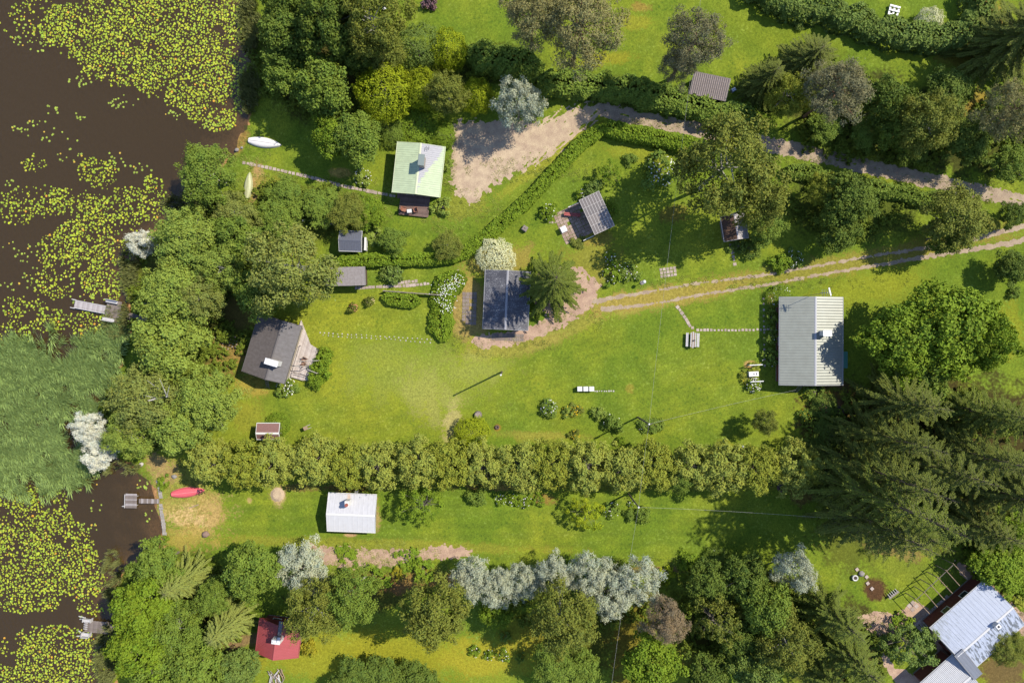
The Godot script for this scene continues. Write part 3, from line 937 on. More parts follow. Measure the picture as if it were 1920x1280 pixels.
func cottage(called: String, label: String, cat: String, a: Array, b: Array, d: Array, eave: float, ridge: float, along_x: bool, rf: float, roof_m: Material, wall_m: Material, pitch := 0.4, rise := 0.03, wave := false, roof_m2: Material = null, openings := true, trim: Material = null) -> Dictionary:
	var f := frame(a, b, d, eave)
	var o := thing(called, label, cat, f.c, f.turn)
	var w: float = f.w
	var dp: float = f.d
	var x := w * 0.5
	var z := dp * 0.5
	walls(o, w, dp, eave, ridge, along_x, rf, wall_m)
	var m2 := roof_m2 if roof_m2 else roof_m
	var cap := trim if trim else roof_m
	var st := st_new()
	if along_x:
		var rz := -z + dp * rf
		part(o, "roof_slope", slope(Vector3(-x, eave, -z), Vector3(x, eave, -z), Vector3(-x, ridge, rz), Vector3(x, ridge, rz), pitch, rise, wave), roof_m)
		part(o, "roof_slope", slope(Vector3(-x, eave, z), Vector3(x, eave, z), Vector3(-x, ridge, rz), Vector3(x, ridge, rz), pitch, rise, wave), m2)
		for s in [[-z, rz], [z, rz]]:
			var k := 0.14 / absf(s[0] - s[1])
			var lo := Vector3(0, lerpf(ridge, eave, k) + rise + 0.012, lerpf(s[1], s[0], k))
			quad(st, Vector3(-x - 0.02, lo.y, lo.z), Vector3(x + 0.02, lo.y, lo.z), Vector3(x + 0.02, ridge + rise + 0.02, rz), Vector3(-x - 0.02, ridge + rise + 0.02, rz))
	else:
		var rx := -x + w * rf
		part(o, "roof_slope", slope(Vector3(-x, eave, z), Vector3(-x, eave, -z), Vector3(rx, ridge, z), Vector3(rx, ridge, -z), pitch, rise, wave), roof_m)
		part(o, "roof_slope", slope(Vector3(x, eave, z), Vector3(x, eave, -z), Vector3(rx, ridge, z), Vector3(rx, ridge, -z), pitch, rise, wave), m2)
		for s in [[-x, rx], [x, rx]]:
			var k := 0.14 / absf(s[0] - s[1])
			var lo := Vector3(lerpf(s[1], s[0], k), lerpf(ridge, eave, k) + rise + 0.012, 0)
			quad(st, Vector3(lo.x, lo.y, -z - 0.02), Vector3(lo.x, lo.y, z + 0.02), Vector3(rx, ridge + rise + 0.02, z + 0.02), Vector3(rx, ridge + rise + 0.02, -z - 0.02))
	part(o, "ridge_cap", done(st), cap)
	# verge boards and gutters
	var fas := trim if trim else flat_mat("fascia_paint", lin(0.35, 0.35, 0.336), 0.6)
	if along_x:
		var rz := -z + dp * rf
		for s in [-1.0, 1.0]:
			var g := st_new()
			hull(g, [Vector3(s * (x + 0.005), eave - 0.14, -z), Vector3(s * (x + 0.005), ridge - 0.14, rz), Vector3(s * (x + 0.005), eave - 0.14, z), Vector3(s * (x + 0.005), eave + 0.03, z), Vector3(s * (x + 0.005), ridge + 0.03, rz), Vector3(s * (x + 0.005), eave + 0.03, -z)], [Vector3(s * (x + 0.05), eave - 0.14, -z), Vector3(s * (x + 0.05), ridge - 0.14, rz), Vector3(s * (x + 0.05), eave - 0.14, z), Vector3(s * (x + 0.05), eave + 0.03, z), Vector3(s * (x + 0.05), ridge + 0.03, rz), Vector3(s * (x + 0.05), eave + 0.03, -z)])
			part(o, "verge_board", done(g), fas)
			var q := st_new()
			tube(q, Vector3(-x - 0.06, eave - 0.06, s * (z + 0.06)), Vector3(x + 0.06, eave - 0.06, s * (z + 0.06)), 0.055, 0.055, 6)
			part(o, "gutter", done(q), fas)
	else:
		var rx := -x + w * rf
		for s in [-1.0, 1.0]:
			var g := st_new()
			hull(g, [Vector3(-x, eave - 0.14, s * (z + 0.005)), Vector3(rx, ridge - 0.14, s * (z + 0.005)), Vector3(x, eave - 0.14, s * (z + 0.005)), Vector3(x, eave + 0.03, s * (z + 0.005)), Vector3(rx, ridge + 0.03, s * (z + 0.005)), Vector3(-x, eave + 0.03, s * (z + 0.005))], [Vector3(-x, eave - 0.14, s * (z + 0.05)), Vector3(rx, ridge - 0.14, s * (z + 0.05)), Vector3(x, eave - 0.14, s * (z + 0.05)), Vector3(x, eave + 0.03, s * (z + 0.05)), Vector3(rx, ridge + 0.03, s * (z + 0.05)), Vector3(-x, eave + 0.03, s * (z + 0.05))])
			part(o, "verge_board", done(g), fas)
			var q := st_new()
			tube(q, Vector3(s * (x + 0.06), eave - 0.06, -z - 0.06), Vector3(s * (x + 0.06), eave - 0.06, z + 0.06), 0.055, 0.055, 6)
			part(o, "gutter", done(q), fas)
	if openings:
		var zz := z - 0.35 + 0.04
		var xx := x - 0.35 + 0.04
		var mid := 0.3 + (eave - 0.3) * 0.58
		opening(o, "door", Vector3(-x * 0.35, 1.3, zz), 0, 0.95, 1.95)
		opening(o, "window", Vector3(x * 0.3, mid, zz), 0, 1.1, 0.9)
		opening(o, "window", Vector3(-x * 0.3, mid, -zz), 0, 1.1, 0.9)
		opening(o, "window", Vector3(x * 0.35, mid, -zz), 0, 1.1, 0.9)
		opening(o, "window", Vector3(xx, mid, 0), PI / 2, 1.1, 0.9)
		opening(o, "window", Vector3(-xx, mid, 0), PI / 2, 1.1, 0.9)
	f.o = o
	return f

# a place on a building from the plan, as seen at height h
func local(o: Node3D, px: float, py: float, h: float) -> Vector3:
	return o.transform.affine_inverse() * at(px, py, h)

func lean_to(called: String, label: String, cat: String, a: Array, b: Array, d: Array, h0: float, h1: float, roof_m: Material, wall_m: Material, pitch: float, rise: float, wave: bool, walled := true) -> Dictionary:
	# falls along v from h0 (top edge) to h1
	var f := frame(a, b, d, (h0 + h1) * 0.5)
	var o := thing(called, label, cat, f.c, f.turn)
	var x: float = f.w * 0.5
	var z: float = f.d * 0.5
	part(o, "roof_slope", slope(Vector3(-x, h1, z), Vector3(x, h1, z), Vector3(-x, h0, -z), Vector3(x, h0, -z), pitch, rise, wave), roof_m)
	if walled:
		var e := 0.22
		var st := st_new()
		var k := (h0 - h1) / f.d as float
		hull(st, [Vector3(-x + e, 0, -z + e), Vector3(x - e, 0, -z + e), Vector3(x - e, 0, z - e), Vector3(-x + e, 0, z - e)], [Vector3(-x + e, h0 - k * e - 0.07, -z + e), Vector3(x - e, h0 - k * e - 0.07, -z + e), Vector3(x - e, h1 + k * e - 0.07, z - e), Vector3(-x + e, h1 + k * e - 0.07, z - e)])
		part(o, "wall", done(st), wall_m)
		opening(o, "door", Vector3(0, 1.0, z - e + 0.04), 0, 0.85, 1.7)
	for s in [-1.0, 1.0]:
		var g := st_new()
		hull(g, [Vector3(s * (x + 0.005), h0 - 0.12, -z), Vector3(s * (x + 0.005), h1 - 0.12, z), Vector3(s * (x + 0.005), h1 + 0.03, z), Vector3(s * (x + 0.005), h0 + 0.03, -z)], [Vector3(s * (x + 0.05), h0 - 0.12, -z), Vector3(s * (x + 0.05), h1 - 0.12, z), Vector3(s * (x + 0.05), h1 + 0.03, z), Vector3(s * (x + 0.05), h0 + 0.03, -z)])
		part(o, "verge_board", done(g), flat_mat("grey_board", lin(0.28, 0.266, 0.252), 0.8, 0.0, 0.3))
	f.o = o
	return f

func chimney(o: Node3D, p: Vector3, w: float, d: float, from: float, to: float, body: Material, top: Material) -> void:
	var c := part(o, "chimney", box_mesh(Vector3(w, to - from, d)), body, Vector3(p.x, (from + to) * 0.5, p.z))
	part(c, "chimney_cap", box_mesh(Vector3(w + 0.16, 0.07, d + 0.16)), top, Vector3(0, (to - from) * 0.5 + 0.17, 0))
	for s in [-1.0, 1.0]: part(c, "cap_leg", box_mesh(Vector3(0.04, 0.14, d * 0.8)), top, Vector3(s * w * 0.4, (to - from) * 0.5 + 0.066, 0))

func ladder(o: Node3D, called: String, a: Vector3, b: Vector3, w: float, m: Material) -> Node3D:
	var l := Node3D.new()
	l.name = called
	o.add_child(l, true)
	l.position = a
	var d := b - a
	var side := d.cross(Vector3.UP).normalized() * w * 0.5
	if side == Vector3.ZERO: side = Vector3(w * 0.5, 0, 0)
	for s in [-1.0, 1.0]:
		var st := st_new()
		tube(st, side * s, d + side * s, 0.03, 0.03, 5)
		part(l, "rail", done(st), m)
	var k := int(d.length() / 0.3)
	for i in range(1, k):
		var st := st_new()
		tube(st, d * i / k - side, d * i / k + side, 0.018, 0.018, 4)
		part(l, "rung", done(st), m)
	return l

# paint and weather of one roof slope, u along the eave and v up the slope
func roof_texture(w: int, h: int, f: Callable) -> ImageTexture:
	var im := Image.create(w, h, false, Image.FORMAT_RGB8)
	for y in h:
		for x in w:
			im.set_pixel(x, y, f.call((x + 0.5) / w, (y + 0.5) / h))
	return ImageTexture.create_from_image(im)

func sheet_mat(key: String, tex: Texture2D, rough: float, metal := 0.0) -> StandardMaterial3D:
	var m := StandardMaterial3D.new()
	m.resource_name = key
	m.albedo_texture = tex
	m.roughness = rough
	m.metallic = metal
	m.texture_repeat = false
	return m

func planks(o: Node3D, called: String, c: Vector3, along: float, across: float, n: int, m: Array, turn := 0.0, thick := 0.035) -> void:
	# n boards side by side along local x, each "across" long in z
	var bw := along / n
	for i in n:
		var off := Vector3(-along * 0.5 + bw * (i + 0.5), 0, 0).rotated(Vector3.UP, turn)
		var b := part(o, called, box_mesh(Vector3(bw - 0.012, thick, across + 0.03 * ((i * 7) % 3 - 1))), m[(i * 5 + i / 3) % m.size()], c + off, turn)
		b.rotation.y = turn

# dark roofing felt with pale lichen specks
func speckled(key: String, c: Color, rough: float, _metal := 0.0, _amount := 0.0, _scale := 0.0) -> StandardMaterial3D:
	var a := noise_bytes(256, 256, 0.13, 2, 91)
	var b := noise_bytes(256, 256, 0.015, 3, 92)
	var d := PackedByteArray()
	d.resize(256 * 256 * 3)
	for i in 65536:
		var k := 0.8 + 0.25 * b[i] / 255.0
		var t := 1.0 if a[i] + b[i] * 0.35 > 232.0 else 0.0
		for e in 3: d[i * 3 + e] = int(clampf(lerpf([c.r, c.g, c.b][e] * k, [0.5, 0.5, 0.5][e], t), 0, 1) * 255)
	var m := StandardMaterial3D.new()
	m.resource_name = key
	m.albedo_texture = ImageTexture.create_from_image(Image.create_from_data(256, 256, false, Image.FORMAT_RGB8, d))
	m.roughness = rough
	m.uv1_triplanar = true
	m.uv1_scale = Vector3.ONE * 0.16
	mats[key] = m
	return m

func buildings() -> void:
	var n := FastNoiseLite.new()
	n.seed = 71
	n.frequency = 1.0
	var white := flat_mat("white_paint", lin(0.504, 0.504, 0.49), 0.5)
	var wall_red := flat_mat("falu_red_boards", lin(0.14, 0.035, 0.025), 0.85, 0.0, 0.3)
	var wall_brown := flat_mat("brown_boards", lin(0.091, 0.056, 0.035), 0.85, 0.0, 0.3)
	var wall_cream := flat_mat("cream_boards", lin(0.385, 0.336, 0.238), 0.8, 0.0, 0.2)
	var wall_grey := flat_mat("grey_boards", lin(0.21, 0.196, 0.182), 0.85, 0.0, 0.3)
	var steel := flat_mat("steel", lin(0.35, 0.35, 0.35), 0.35, 0.9)
	var dark_steel := flat_mat("dark_steel", lin(0.035, 0.035, 0.038), 0.45, 0.3)
	var brick := flat_mat("chimney_render", lin(0.35, 0.315, 0.294), 0.85, 0.0, 0.25)
	# green-roofed cottage, paint flaked to bare sheet on one slope
	var green := func(u, v): return Color(0.64, 0.69, 0.56) * (0.95 + 0.06 * n.get_noise_2d(u * 9.0, v * 3.0) + 0.025 * sin(u * 130.0))
	var flaked := func(u, v):
		var seam: float = n.get_noise_2d(floor(u * 44.0) * 3.7, 0.0) * 0.5 + 0.24 * n.get_noise_2d(u * 60.0, v * 4.0)
		var lim: float = 0.98 - 0.88 * smoothstep(0.04, 1.0, u) + seam * 0.3
		var worn: bool = v > lim and v < 1.5
		if u > 0.78 and v > 0.1 and v < 0.3 and n.get_noise_2d(u * 60.0, v * 9.0) > 0.25: worn = true
		if worn: return Color(0.6, 0.6, 0.62) * (0.94 + 0.1 * n.get_noise_2d(u * 70.0, v * 6.0))
		return Color(0.64, 0.69, 0.56) * (0.95 + 0.05 * n.get_noise_2d(u * 9.0, v * 3.0) + 0.02 * sin(u * 130.0))
	var gm := sheet_mat("green_roof_sheet", roof_texture(256, 128, green), 0.45)
	var gm2 := sheet_mat("flaked_roof_sheet", roof_texture(384, 192, flaked), 0.5)
	var gt := flat_mat("green_trim", Color(0.66, 0.69, 0.56), 0.5)
	var f := cottage("green_roof_cottage", "cottage with pale green metal roof flaked to grey on one side", "cottage", [745.5, 266], [834, 275.5], [733, 359.5], 2.5, 3.0, false, 0.5, gm, wall_brown, 0.27, 0.02, false, gm2, true, gt)
	var o: Node3D = f.o
	chimney(o, local(o, 790, 300, 4.5), 0.62, 1.25, 3.0, 4.5, brick, flat_mat("grey_green_sheet", lin(0.21, 0.245, 0.217), 0.4, 0.4))
	for k in 2:
		var st := st_new()
		var p := local(o, 799 + k * 5, 274, 3.1)
		tube(st, p, p + Vector3(0.05, 0.18, 0.25), 0.03, 0.03, 5)
		tube(st, p + Vector3(0.05, 0.18, 0.25), p + Vector3(0, 0.05, 0.5), 0.03, 0.03, 5)
		part(o, "ladder_hook", done(st), dark_steel)
	# its deck
	var deck := thing("wooden_deck", "dark brown board deck in front of the green-roofed cottage", "deck", at(777, 384, 0.35) * Vector3(1, 0, 1), o.rotation.y)
	var bm := [flat_mat("brown_deck_a", lin(0.175, 0.108, 0.087), 0.75, 0.0, 0.3), flat_mat("brown_deck_b", lin(0.147, 0.091, 0.073), 0.75, 0.0, 0.3), flat_mat("brown_deck_c", lin(0.196, 0.126, 0.101), 0.75, 0.0, 0.3)]
	planks(deck, "plank", Vector3(0, 0.36, 0), 2.9, 3.9, 20, bm, PI / 2)
	var st := st_new()
	for sx in [-1.8, 0.0, 1.8]: box(st, Vector3(sx, 0.16, 0), Vector3(0.1, 0.34, 2.75))
	part(deck, "joists", done(st), wall_brown).set_meta("kind", "stuff")
	part(deck, "step", box_mesh(Vector3(0.4, 0.18, 0.8)), bm[0], Vector3(-2.2, 0.09, -1.1))
	# dark felt-roofed cottage by the shore
	var felt := flat_mat("brown_grey_felt", lin(0.115, 0.097, 0.089), 0.85, 0.0, 0.28, 0.35)
	var felt2 := flat_mat("grey_felt", lin(0.14, 0.13, 0.13), 0.85, 0.0, 0.25, 0.35)
	f = cottage("dark_roof_cottage", "cottage with brown-grey felt roof and white chimney near the shore", "cottage", [485.6, 587.5], [565, 611.3], [452.5, 695], 2.5, 3.6, false, 0.62, felt, wall_cream, 1.0, 0.012, false, felt2, true, flat_mat("dark_trim", lin(0.063, 0.056, 0.056), 0.6))
	o = f.o
	chimney(o, local(o, 509, 679.5, 4.5), 1.55, 0.6, 3.0, 4.5, white, flat_mat("white_sheet", lin(0.518, 0.518, 0.525), 0.4))
	ladder(o, "roof_ladder", local(o, 504, 722, 0.1) + Vector3(0, 0.02, 0.4), local(o, 499, 712, 2.9), 0.45, wall_grey)
	var dk := thing("pale_deck", "weathered pale board deck beside the dark-roofed cottage", "deck", at(572, 664, 0.3) * Vector3(1, 0, 1), o.rotation.y)
	var pm := [flat_mat("pale_plank_a", lin(0.52, 0.45, 0.41), 0.8, 0.0, 0.3), flat_mat("pale_plank_b", lin(0.46, 0.39, 0.355), 0.8, 0.0, 0.3), flat_mat("pale_plank_c", lin(0.57, 0.5, 0.46), 0.8, 0.0, 0.3)]
	var bw := 0.15
	for i in 22:
		var xx := -1.75 + i * bw
		var z0 := -4.1 + (xx + 1.75) * 1.3 if xx < 0.3 else -1.43 + (xx - 0.3) * 0.25
		var z1 := 3.4 - maxf(0.0, xx - 0.6) * 0.3
		part(dk, "plank", box_mesh(Vector3(bw - 0.012, 0.035, snappedf(z1 - z0, 0.05))), pm[(i * 5 + i / 3) % 3], Vector3(xx, 0.31, (z0 + z1) * 0.5))
	var rail_m := flat_mat("pale_rail", lin(0.42, 0.385, 0.329), 0.7, 0.0, 0.2)
	for q in [[[554, 677], [594, 676]], [[553, 686], [573, 687]], [[575, 692], [593, 699.5]]]:
		st = st_new()
		var a := local(dk, q[0][0], q[0][1], 2.2)
		var b := local(dk, q[1][0], q[1][1], 2.2)
		tube(st, a, b, 0.05, 0.05, 4)
		part(dk, "overhead_beam", done(st), rail_m)
		st = st_new()
		tube(st, Vector3(b.x, 0.3, b.z), b, 0.05, 0.05, 4)
		part(dk, "post", done(st), rail_m)
	for q in [[[548, 698], [580, 706]], [[580, 705], [593, 700]], [[544, 705], [561, 648]]]:
		st = st_new()
		var a := local(dk, q[0][0], q[0][1], 0.95)
		var b := local(dk, q[1][0], q[1][1], 0.95)
		tube(st, a, b, 0.035, 0.035, 4)
		tube(st, Vector3(a.x, 0.32, a.z), a, 0.035, 0.035, 4)
		tube(st, Vector3(b.x, 0.32, b.z), b, 0.035, 0.035, 4)
		part(dk, "railing", done(st), dark_steel)
	# garage with bitumen roof
	var bit := speckled("black_bitumen", lin(0.059, 0.059, 0.07), 0.7, 0.0, 0.55, 0.9)
	f = cottage("black_roof_garage", "low garage with blackish speckled felt roof under the spruce", "garage", [910.6, 506.3], [994, 510], [904.7, 615.6], 2.3, 2.95, false, 0.5, bit, wall_brown, 1.0, 0.012, false, null, true, flat_mat("grey_trim", lin(0.21, 0.21, 0.224), 0.7))
	st = st_new()
	var vp := local(f.o, 917, 524, 2.9)
	tube(st, vp - Vector3(0, 0.5, 0), vp, 0.06, 0.06, 6)
	part(f.o, "vent_pipe", done(st), steel)
	# long cottage with grey profiled sheet
	var zn := flat_mat("grey_green_profile", lin(0.225, 0.235, 0.2), 0.42, 0.15, 0.14, 0.15)
	var zt := flat_mat("pale_grey_trim", lin(0.28, 0.285, 0.3), 0.45)
	f = cottage("grey_metal_cottage", "large cottage with grey ribbed metal roof and white chimney", "cottage", [1462.8, 557.2], [1580.8, 557.5], [1461.6, 721.3], 2.3, 3.2, false, 0.52, zn, wall_red, 0.36, 0.02, true, null, true, zt)
	o = f.o
	chimney(o, local(o, 1551, 624.5, 4.1), 0.95, 0.6, 2.7, 4.1, white, flat_mat("white_sheet", lin(0.518, 0.518, 0.525), 0.4))
	st = st_new()
	var gp := local(o, 1526, 556, 3.4)
	tube(st, Vector3(gp.x, 0.1, gp.z - 0.25), Vector3(gp.x, 7.2, gp.z - 0.25), 0.035, 0.03, 6)
	part(o, "antenna_mast", done(st), steel)
	st = st_new()
	for k in 5: tube(st, Vector3(gp.x - 0.5 + 0.25 * k, 6.9, gp.z - 0.65), Vector3(gp.x - 0.5 + 0.25 * k, 6.9, gp.z + 0.15), 0.022, 0.022, 4)
	tube(st, Vector3(gp.x - 0.75, 6.9, gp.z - 0.25), Vector3(gp.x + 0.75, 6.9, gp.z - 0.25), 0.03, 0.03, 4)
	part(o, "antenna_bars", done(st), steel)
	st = st_new()
	box(st, Vector3(gp.x + 0.3, 7.2, gp.z - 0.35), Vector3(0.16, 0.05, 1.0), 0.25)
	part(o, "antenna_panel", done(st), white)
	ladder(o, "roof_ladder", local(o, 1490, 736, 0.05), local(o, 1507, 718.5, 2.75), 0.5, wall_grey)
	var gb := thing("green_box", "green lidded box against the grey metal cottage's east wall", "storage box", at(1585, 674.5, 0.85) * Vector3(1, 0, 1))
	part(gb, "body", box_mesh(Vector3(0.62, 0.75, 2.05)), flat_mat("green_box_body", lin(0.028, 0.112, 0.084), 0.5), Vector3(0, 0.375, 0))
	part(gb, "lid", box_mesh(Vector3(0.7, 0.08, 2.15)), flat_mat("green_box_lid", lin(0.049, 0.182, 0.14), 0.45), Vector3(0, 0.8, 0))
	# white cottage on the long lawn, rust below the chimney
	var sheet_w := func(u, v):
		var c: float = 0.65 + 0.03 * n.get_noise_2d(u * 14.0, v * 3.0) + (0.025 if fmod(u * 8.0, 1.0) < 0.06 else 0.0)
		var rust: float = clampf(0.55 - v, 0.0, 1.0) * clampf(1.0 - absf(u - 0.43) / 0.055, 0.0, 1.0) * clampf(0.5 + 1.5 * n.get_noise_2d(u * 90.0, v * 5.0), 0.0, 1.0) * 1.6
		return Color(c, c, c * 1.02).lerp(Color(0.72, 0.5, 0.3), clampf(rust, 0.0, 0.7))
	var wm := sheet_mat("white_roof_sheet", roof_texture(384, 192, sheet_w), 0.45)
	f = cottage("white_roof_cottage", "small cottage with white sheet roof on the long lawn", "cottage", [616, 924.6], [705.6, 928], [616, 994.7], 2.2, 2.9, true, 0.53, wm, wall_cream, 0.62, 0.02, false, flat_mat("white_roof", lin(0.49, 0.49, 0.504), 0.45, 0.0, 0.07, 0.2), true, white)
	o = f.o
	var ch := part(o, "chimney", box_mesh(Vector3(0.55, 1.3, 0.75)), white, local(o, 650.5, 944, 3.6) * Vector3(1, 0, 1) + Vector3(0, 3.2, 0))
	st = st_new()
	tube(st, Vector3(0, 0.64, 0.12), Vector3(0, 0.9, 0.12), 0.22, 0.2, 12)
	part(ch, "chimney_pot", done(st), flat_mat("red_clay", lin(0.231, 0.063, 0.042), 0.8))
	ladder(o, "roof_ladder", local(o, 670, 912, 0.1), local(o, 667, 926, 2.3), 0.45, white)
	# red hut
	var redm := flat_mat("red_roof_sheet", lin(0.3, 0.058, 0.06), 0.5, 0.0, 0.12, 0.2)
	f = cottage("red_roof_hut", "small hut with red metal gable roof half under an olive tree", "hut", [487, 1159], [566, 1169], [480.8, 1223], 2.3, 3.7, false, 0.5, redm, wall_red, 0.2, 0.02, false, null, true, redm)
	o = f.o
	ch = part(o, "chimney", box_mesh(Vector3(1.05, 1.5, 0.55)), white, local(o, 517, 1203, 4.6) * Vector3(1, 0, 1) + Vector3(0, 4.0, 0))
	part(ch, "flue_box", box_mesh(Vector3(0.4, 0.5, 0.4)), steel, Vector3(0.35, 0.5, -0.45))
	var wk := local(o, 524, 1181, 4.4)
	var lad := ladder(o, "roof_walkway", Vector3(wk.x, 4.25, wk.z - 1.1), Vector3(wk.x, 4.25, wk.z + 1.0), 0.5, dark_steel)
	part(lad, "tread", box_mesh(Vector3(0.44, 0.03, 2.0)), flat_mat("grey_tread", lin(0.14, 0.14, 0.147), 0.6, 0.3, 0.3), Vector3(0, 0.045, 1.05))
	# pale house at the lower right and its wing
	var worn := func(u, v):
		var s: float = n.get_noise_2d(u * 24.0, v * 1.6) + 0.45 * n.get_noise_2d(u * 60.0, v * 5.0)
		var c := Color(0.6, 0.63, 0.69) * (0.96 + 0.05 * n.get_noise_2d(u * 20.0, v * 3.0))
		if s > 0.05 and v < 0.95: c = c.lerp(Color(0.33, 0.35, 0.37), clampf((s - 0.05) * 5.0, 0.0, 0.9))
		return c
	var grey_run := func(u, v):
		var s: float = n.get_noise_2d(u * 50.0, v * 3.0) + 0.4 * n.get_noise_2d(u * 120.0, v * 8.0) + (0.34 - u * 1.3) * 0.8 - v * 0.5
		var c := Color(0.6, 0.63, 0.69) * (0.96 + 0.05 * n.get_noise_2d(u * 20.0, v * 3.0))
		if fmod(u * 11.0, 1.0) < 0.035: c *= 0.82
		return c.lerp(Color(0.42, 0.44, 0.45), clampf(s * 1.6, 0.0, 0.55))
	var hm := sheet_mat("pale_blue_sheet", roof_texture(384, 192, grey_run), 0.45)
	var hm2 := sheet_mat("streaked_pale_sheet", roof_texture(512, 256, worn), 0.5)
	f = cottage("pale_roof_house", "house with weathered pale blue sheet roof in the lower right corner", "house", [1745, 1177.5], [1848, 1087], [1834, 1248], 2.7, 3.8, true, 0.55, hm, wall_red, 0.5, 0.02, false, hm2, true, flat_mat("pale_trim", lin(0.42, 0.42, 0.42), 0.5))
	o = f.o
	ch = part(o, "chimney", box_mesh(Vector3(0.6, 1.3, 0.6)), white, local(o, 1872, 1174, 4.3) * Vector3(1, 0, 1) + Vector3(0, 3.8, 0))
	part(ch, "flue", box_mesh(Vector3(0.26, 0.06, 0.26)), dark_steel, Vector3(0, 0.66, 0))
	var wing := flat_mat("pale_corrugated_sheet", lin(0.364, 0.371, 0.392), 0.5, 0.1, 0.15, 0.3)
	cottage("corrugated_wing", "wing with white corrugated roof at the bottom right edge", "house wing", [1727, 1281], [1787, 1228], [1790, 1340], 2.7, 3.4, true, 0.52, wing, wall_red, 0.19, 0.05, true, null, false, flat_mat("pale_trim", lin(0.42, 0.42, 0.42), 0.5))
	lean_to("link_roof", "grey sheet roof linking the pale house and its wing", "passage", [1789, 1228], [1803, 1216], [1833, 1274], 3.85, 3.5, flat_mat("blue_grey_sheet", lin(0.175, 0.189, 0.217), 0.45, 0.2, 0.1, 0.3), wall_red, 0.45, 0.02, false)
	# corrugated shed by the upper lawn
	lean_to("corrugated_shed", "small shed with brown-grey corrugated roof under a pine", "shed", [1302, 134], [1369.5, 148], [1292, 175], 2.5, 2.2, flat_mat("asbestos_sheet", lin(0.252, 0.21, 0.196), 0.85, 0.0, 0.35, 0.5), wall_brown, 0.26, 0.09, true)
	# small shed at the foot of the big tree, litter on one slope
	f = cottage("litter_roof_shed", "tiny shed, one roof slope brown with litter, the other grey", "shed", [1352, 407], [1396, 400], [1355.8, 453], 2.0, 2.5, false, 0.54, flat_mat("littered_felt", lin(0.14, 0.073, 0.042), 0.95, 0.0, 0.6, 0.9), wall_brown, 1.0, 0.01, false, flat_mat("pale_felt", lin(0.294, 0.273, 0.266), 0.85, 0.0, 0.2), false, flat_mat("pale_edge", lin(0.35, 0.315, 0.308), 0.7))
	opening(f.o, "door", Vector3(0.2, 1.2, f.d * 0.5 - 0.31), 0, 0.85, 1.6)
	# brown shed at the tree row
	f = cottage("brown_roof_shed", "little shed with matt brown roof beside the yellow-green tree row", "shed", [481.4, 793.9], [523.5, 793.9], [481, 823], 1.9, 2.25, true, 0.62, flat_mat("brown_sheet", lin(0.189, 0.098, 0.087), 0.8, 0.0, 0.15), wall_brown, 1.0, 0.01, false, flat_mat("brown_sheet_b", lin(0.154, 0.077, 0.07), 0.8, 0.0, 0.15), false, white)
	opening(f.o, "door", Vector3(f.w * 0.5 - 0.31, 1.1, 0), PI / 2, 0.8, 1.5)
	# two grey sheds by the clipped hedge, and a low wood store
	f = cottage("blue_grey_shed", "shed with dark blue-grey ribbed roof above the clipped hedge", "shed", [636.8, 432.8], [678.4, 434], [636.3, 469.5], 2.1, 2.5, true, 0.48, flat_mat("slate_blue_sheet", lin(0.105, 0.112, 0.14), 0.5, 0.1, 0.15), wall_grey, 0.22, 0.025, false, null, false)
	opening(f.o, "door", Vector3(f.w * 0.5 - 0.31, 1.15, 0.1), PI / 2, 0.8, 1.6)
	part(f.o, "white_board", box_mesh(Vector3(0.25, 1.0, 1.7)), white, Vector3(f.w * 0.5 + 0.2, 0.5, 0.15))
	lean_to("grey_felt_shed", "shed with flat beige-grey felt roof below the clipped hedge", "shed", [606, 501.5], [683.7, 499.6], [606, 536.5], 2.45, 2.3, flat_mat("beige_felt", lin(0.231, 0.206, 0.199), 0.85, 0.0, 0.2, 0.4), wall_brown, 0.9, 0.012, false)
	lean_to("wood_store", "long low wood store with slate-grey lid among shrubs", "wood store", [592, 412], [634, 410], [592.5, 422], 1.25, 1.1, flat_mat("slate_lid", lin(0.105, 0.108, 0.126), 0.6, 0.0, 0.25), wall_brown, 0.6, 0.02, false, false)
	st = st_new()
	var ws: Node3D = get_node("wood_store")
	for k in 3:
		for j in 9: tube(st, Vector3(-1.3 + j * 0.29, 0.15 + k * 0.3, -0.25), Vector3(-1.3 + j * 0.29, 0.15 + k * 0.3, 0.25), 0.145, 0.14, 7)
	var lg := part(ws, "logs", done(st), flat_mat("log_wood", lin(0.21, 0.14, 0.084), 0.9, 0.0, 0.4))
	lg.set_meta("kind", "stuff")
	for sx in [-1.35, 1.35]: part(ws, "post", box_mesh(Vector3(0.09, 1.08, 0.5)), wall_grey, Vector3(sx, 0.54, 0))
	canopy()

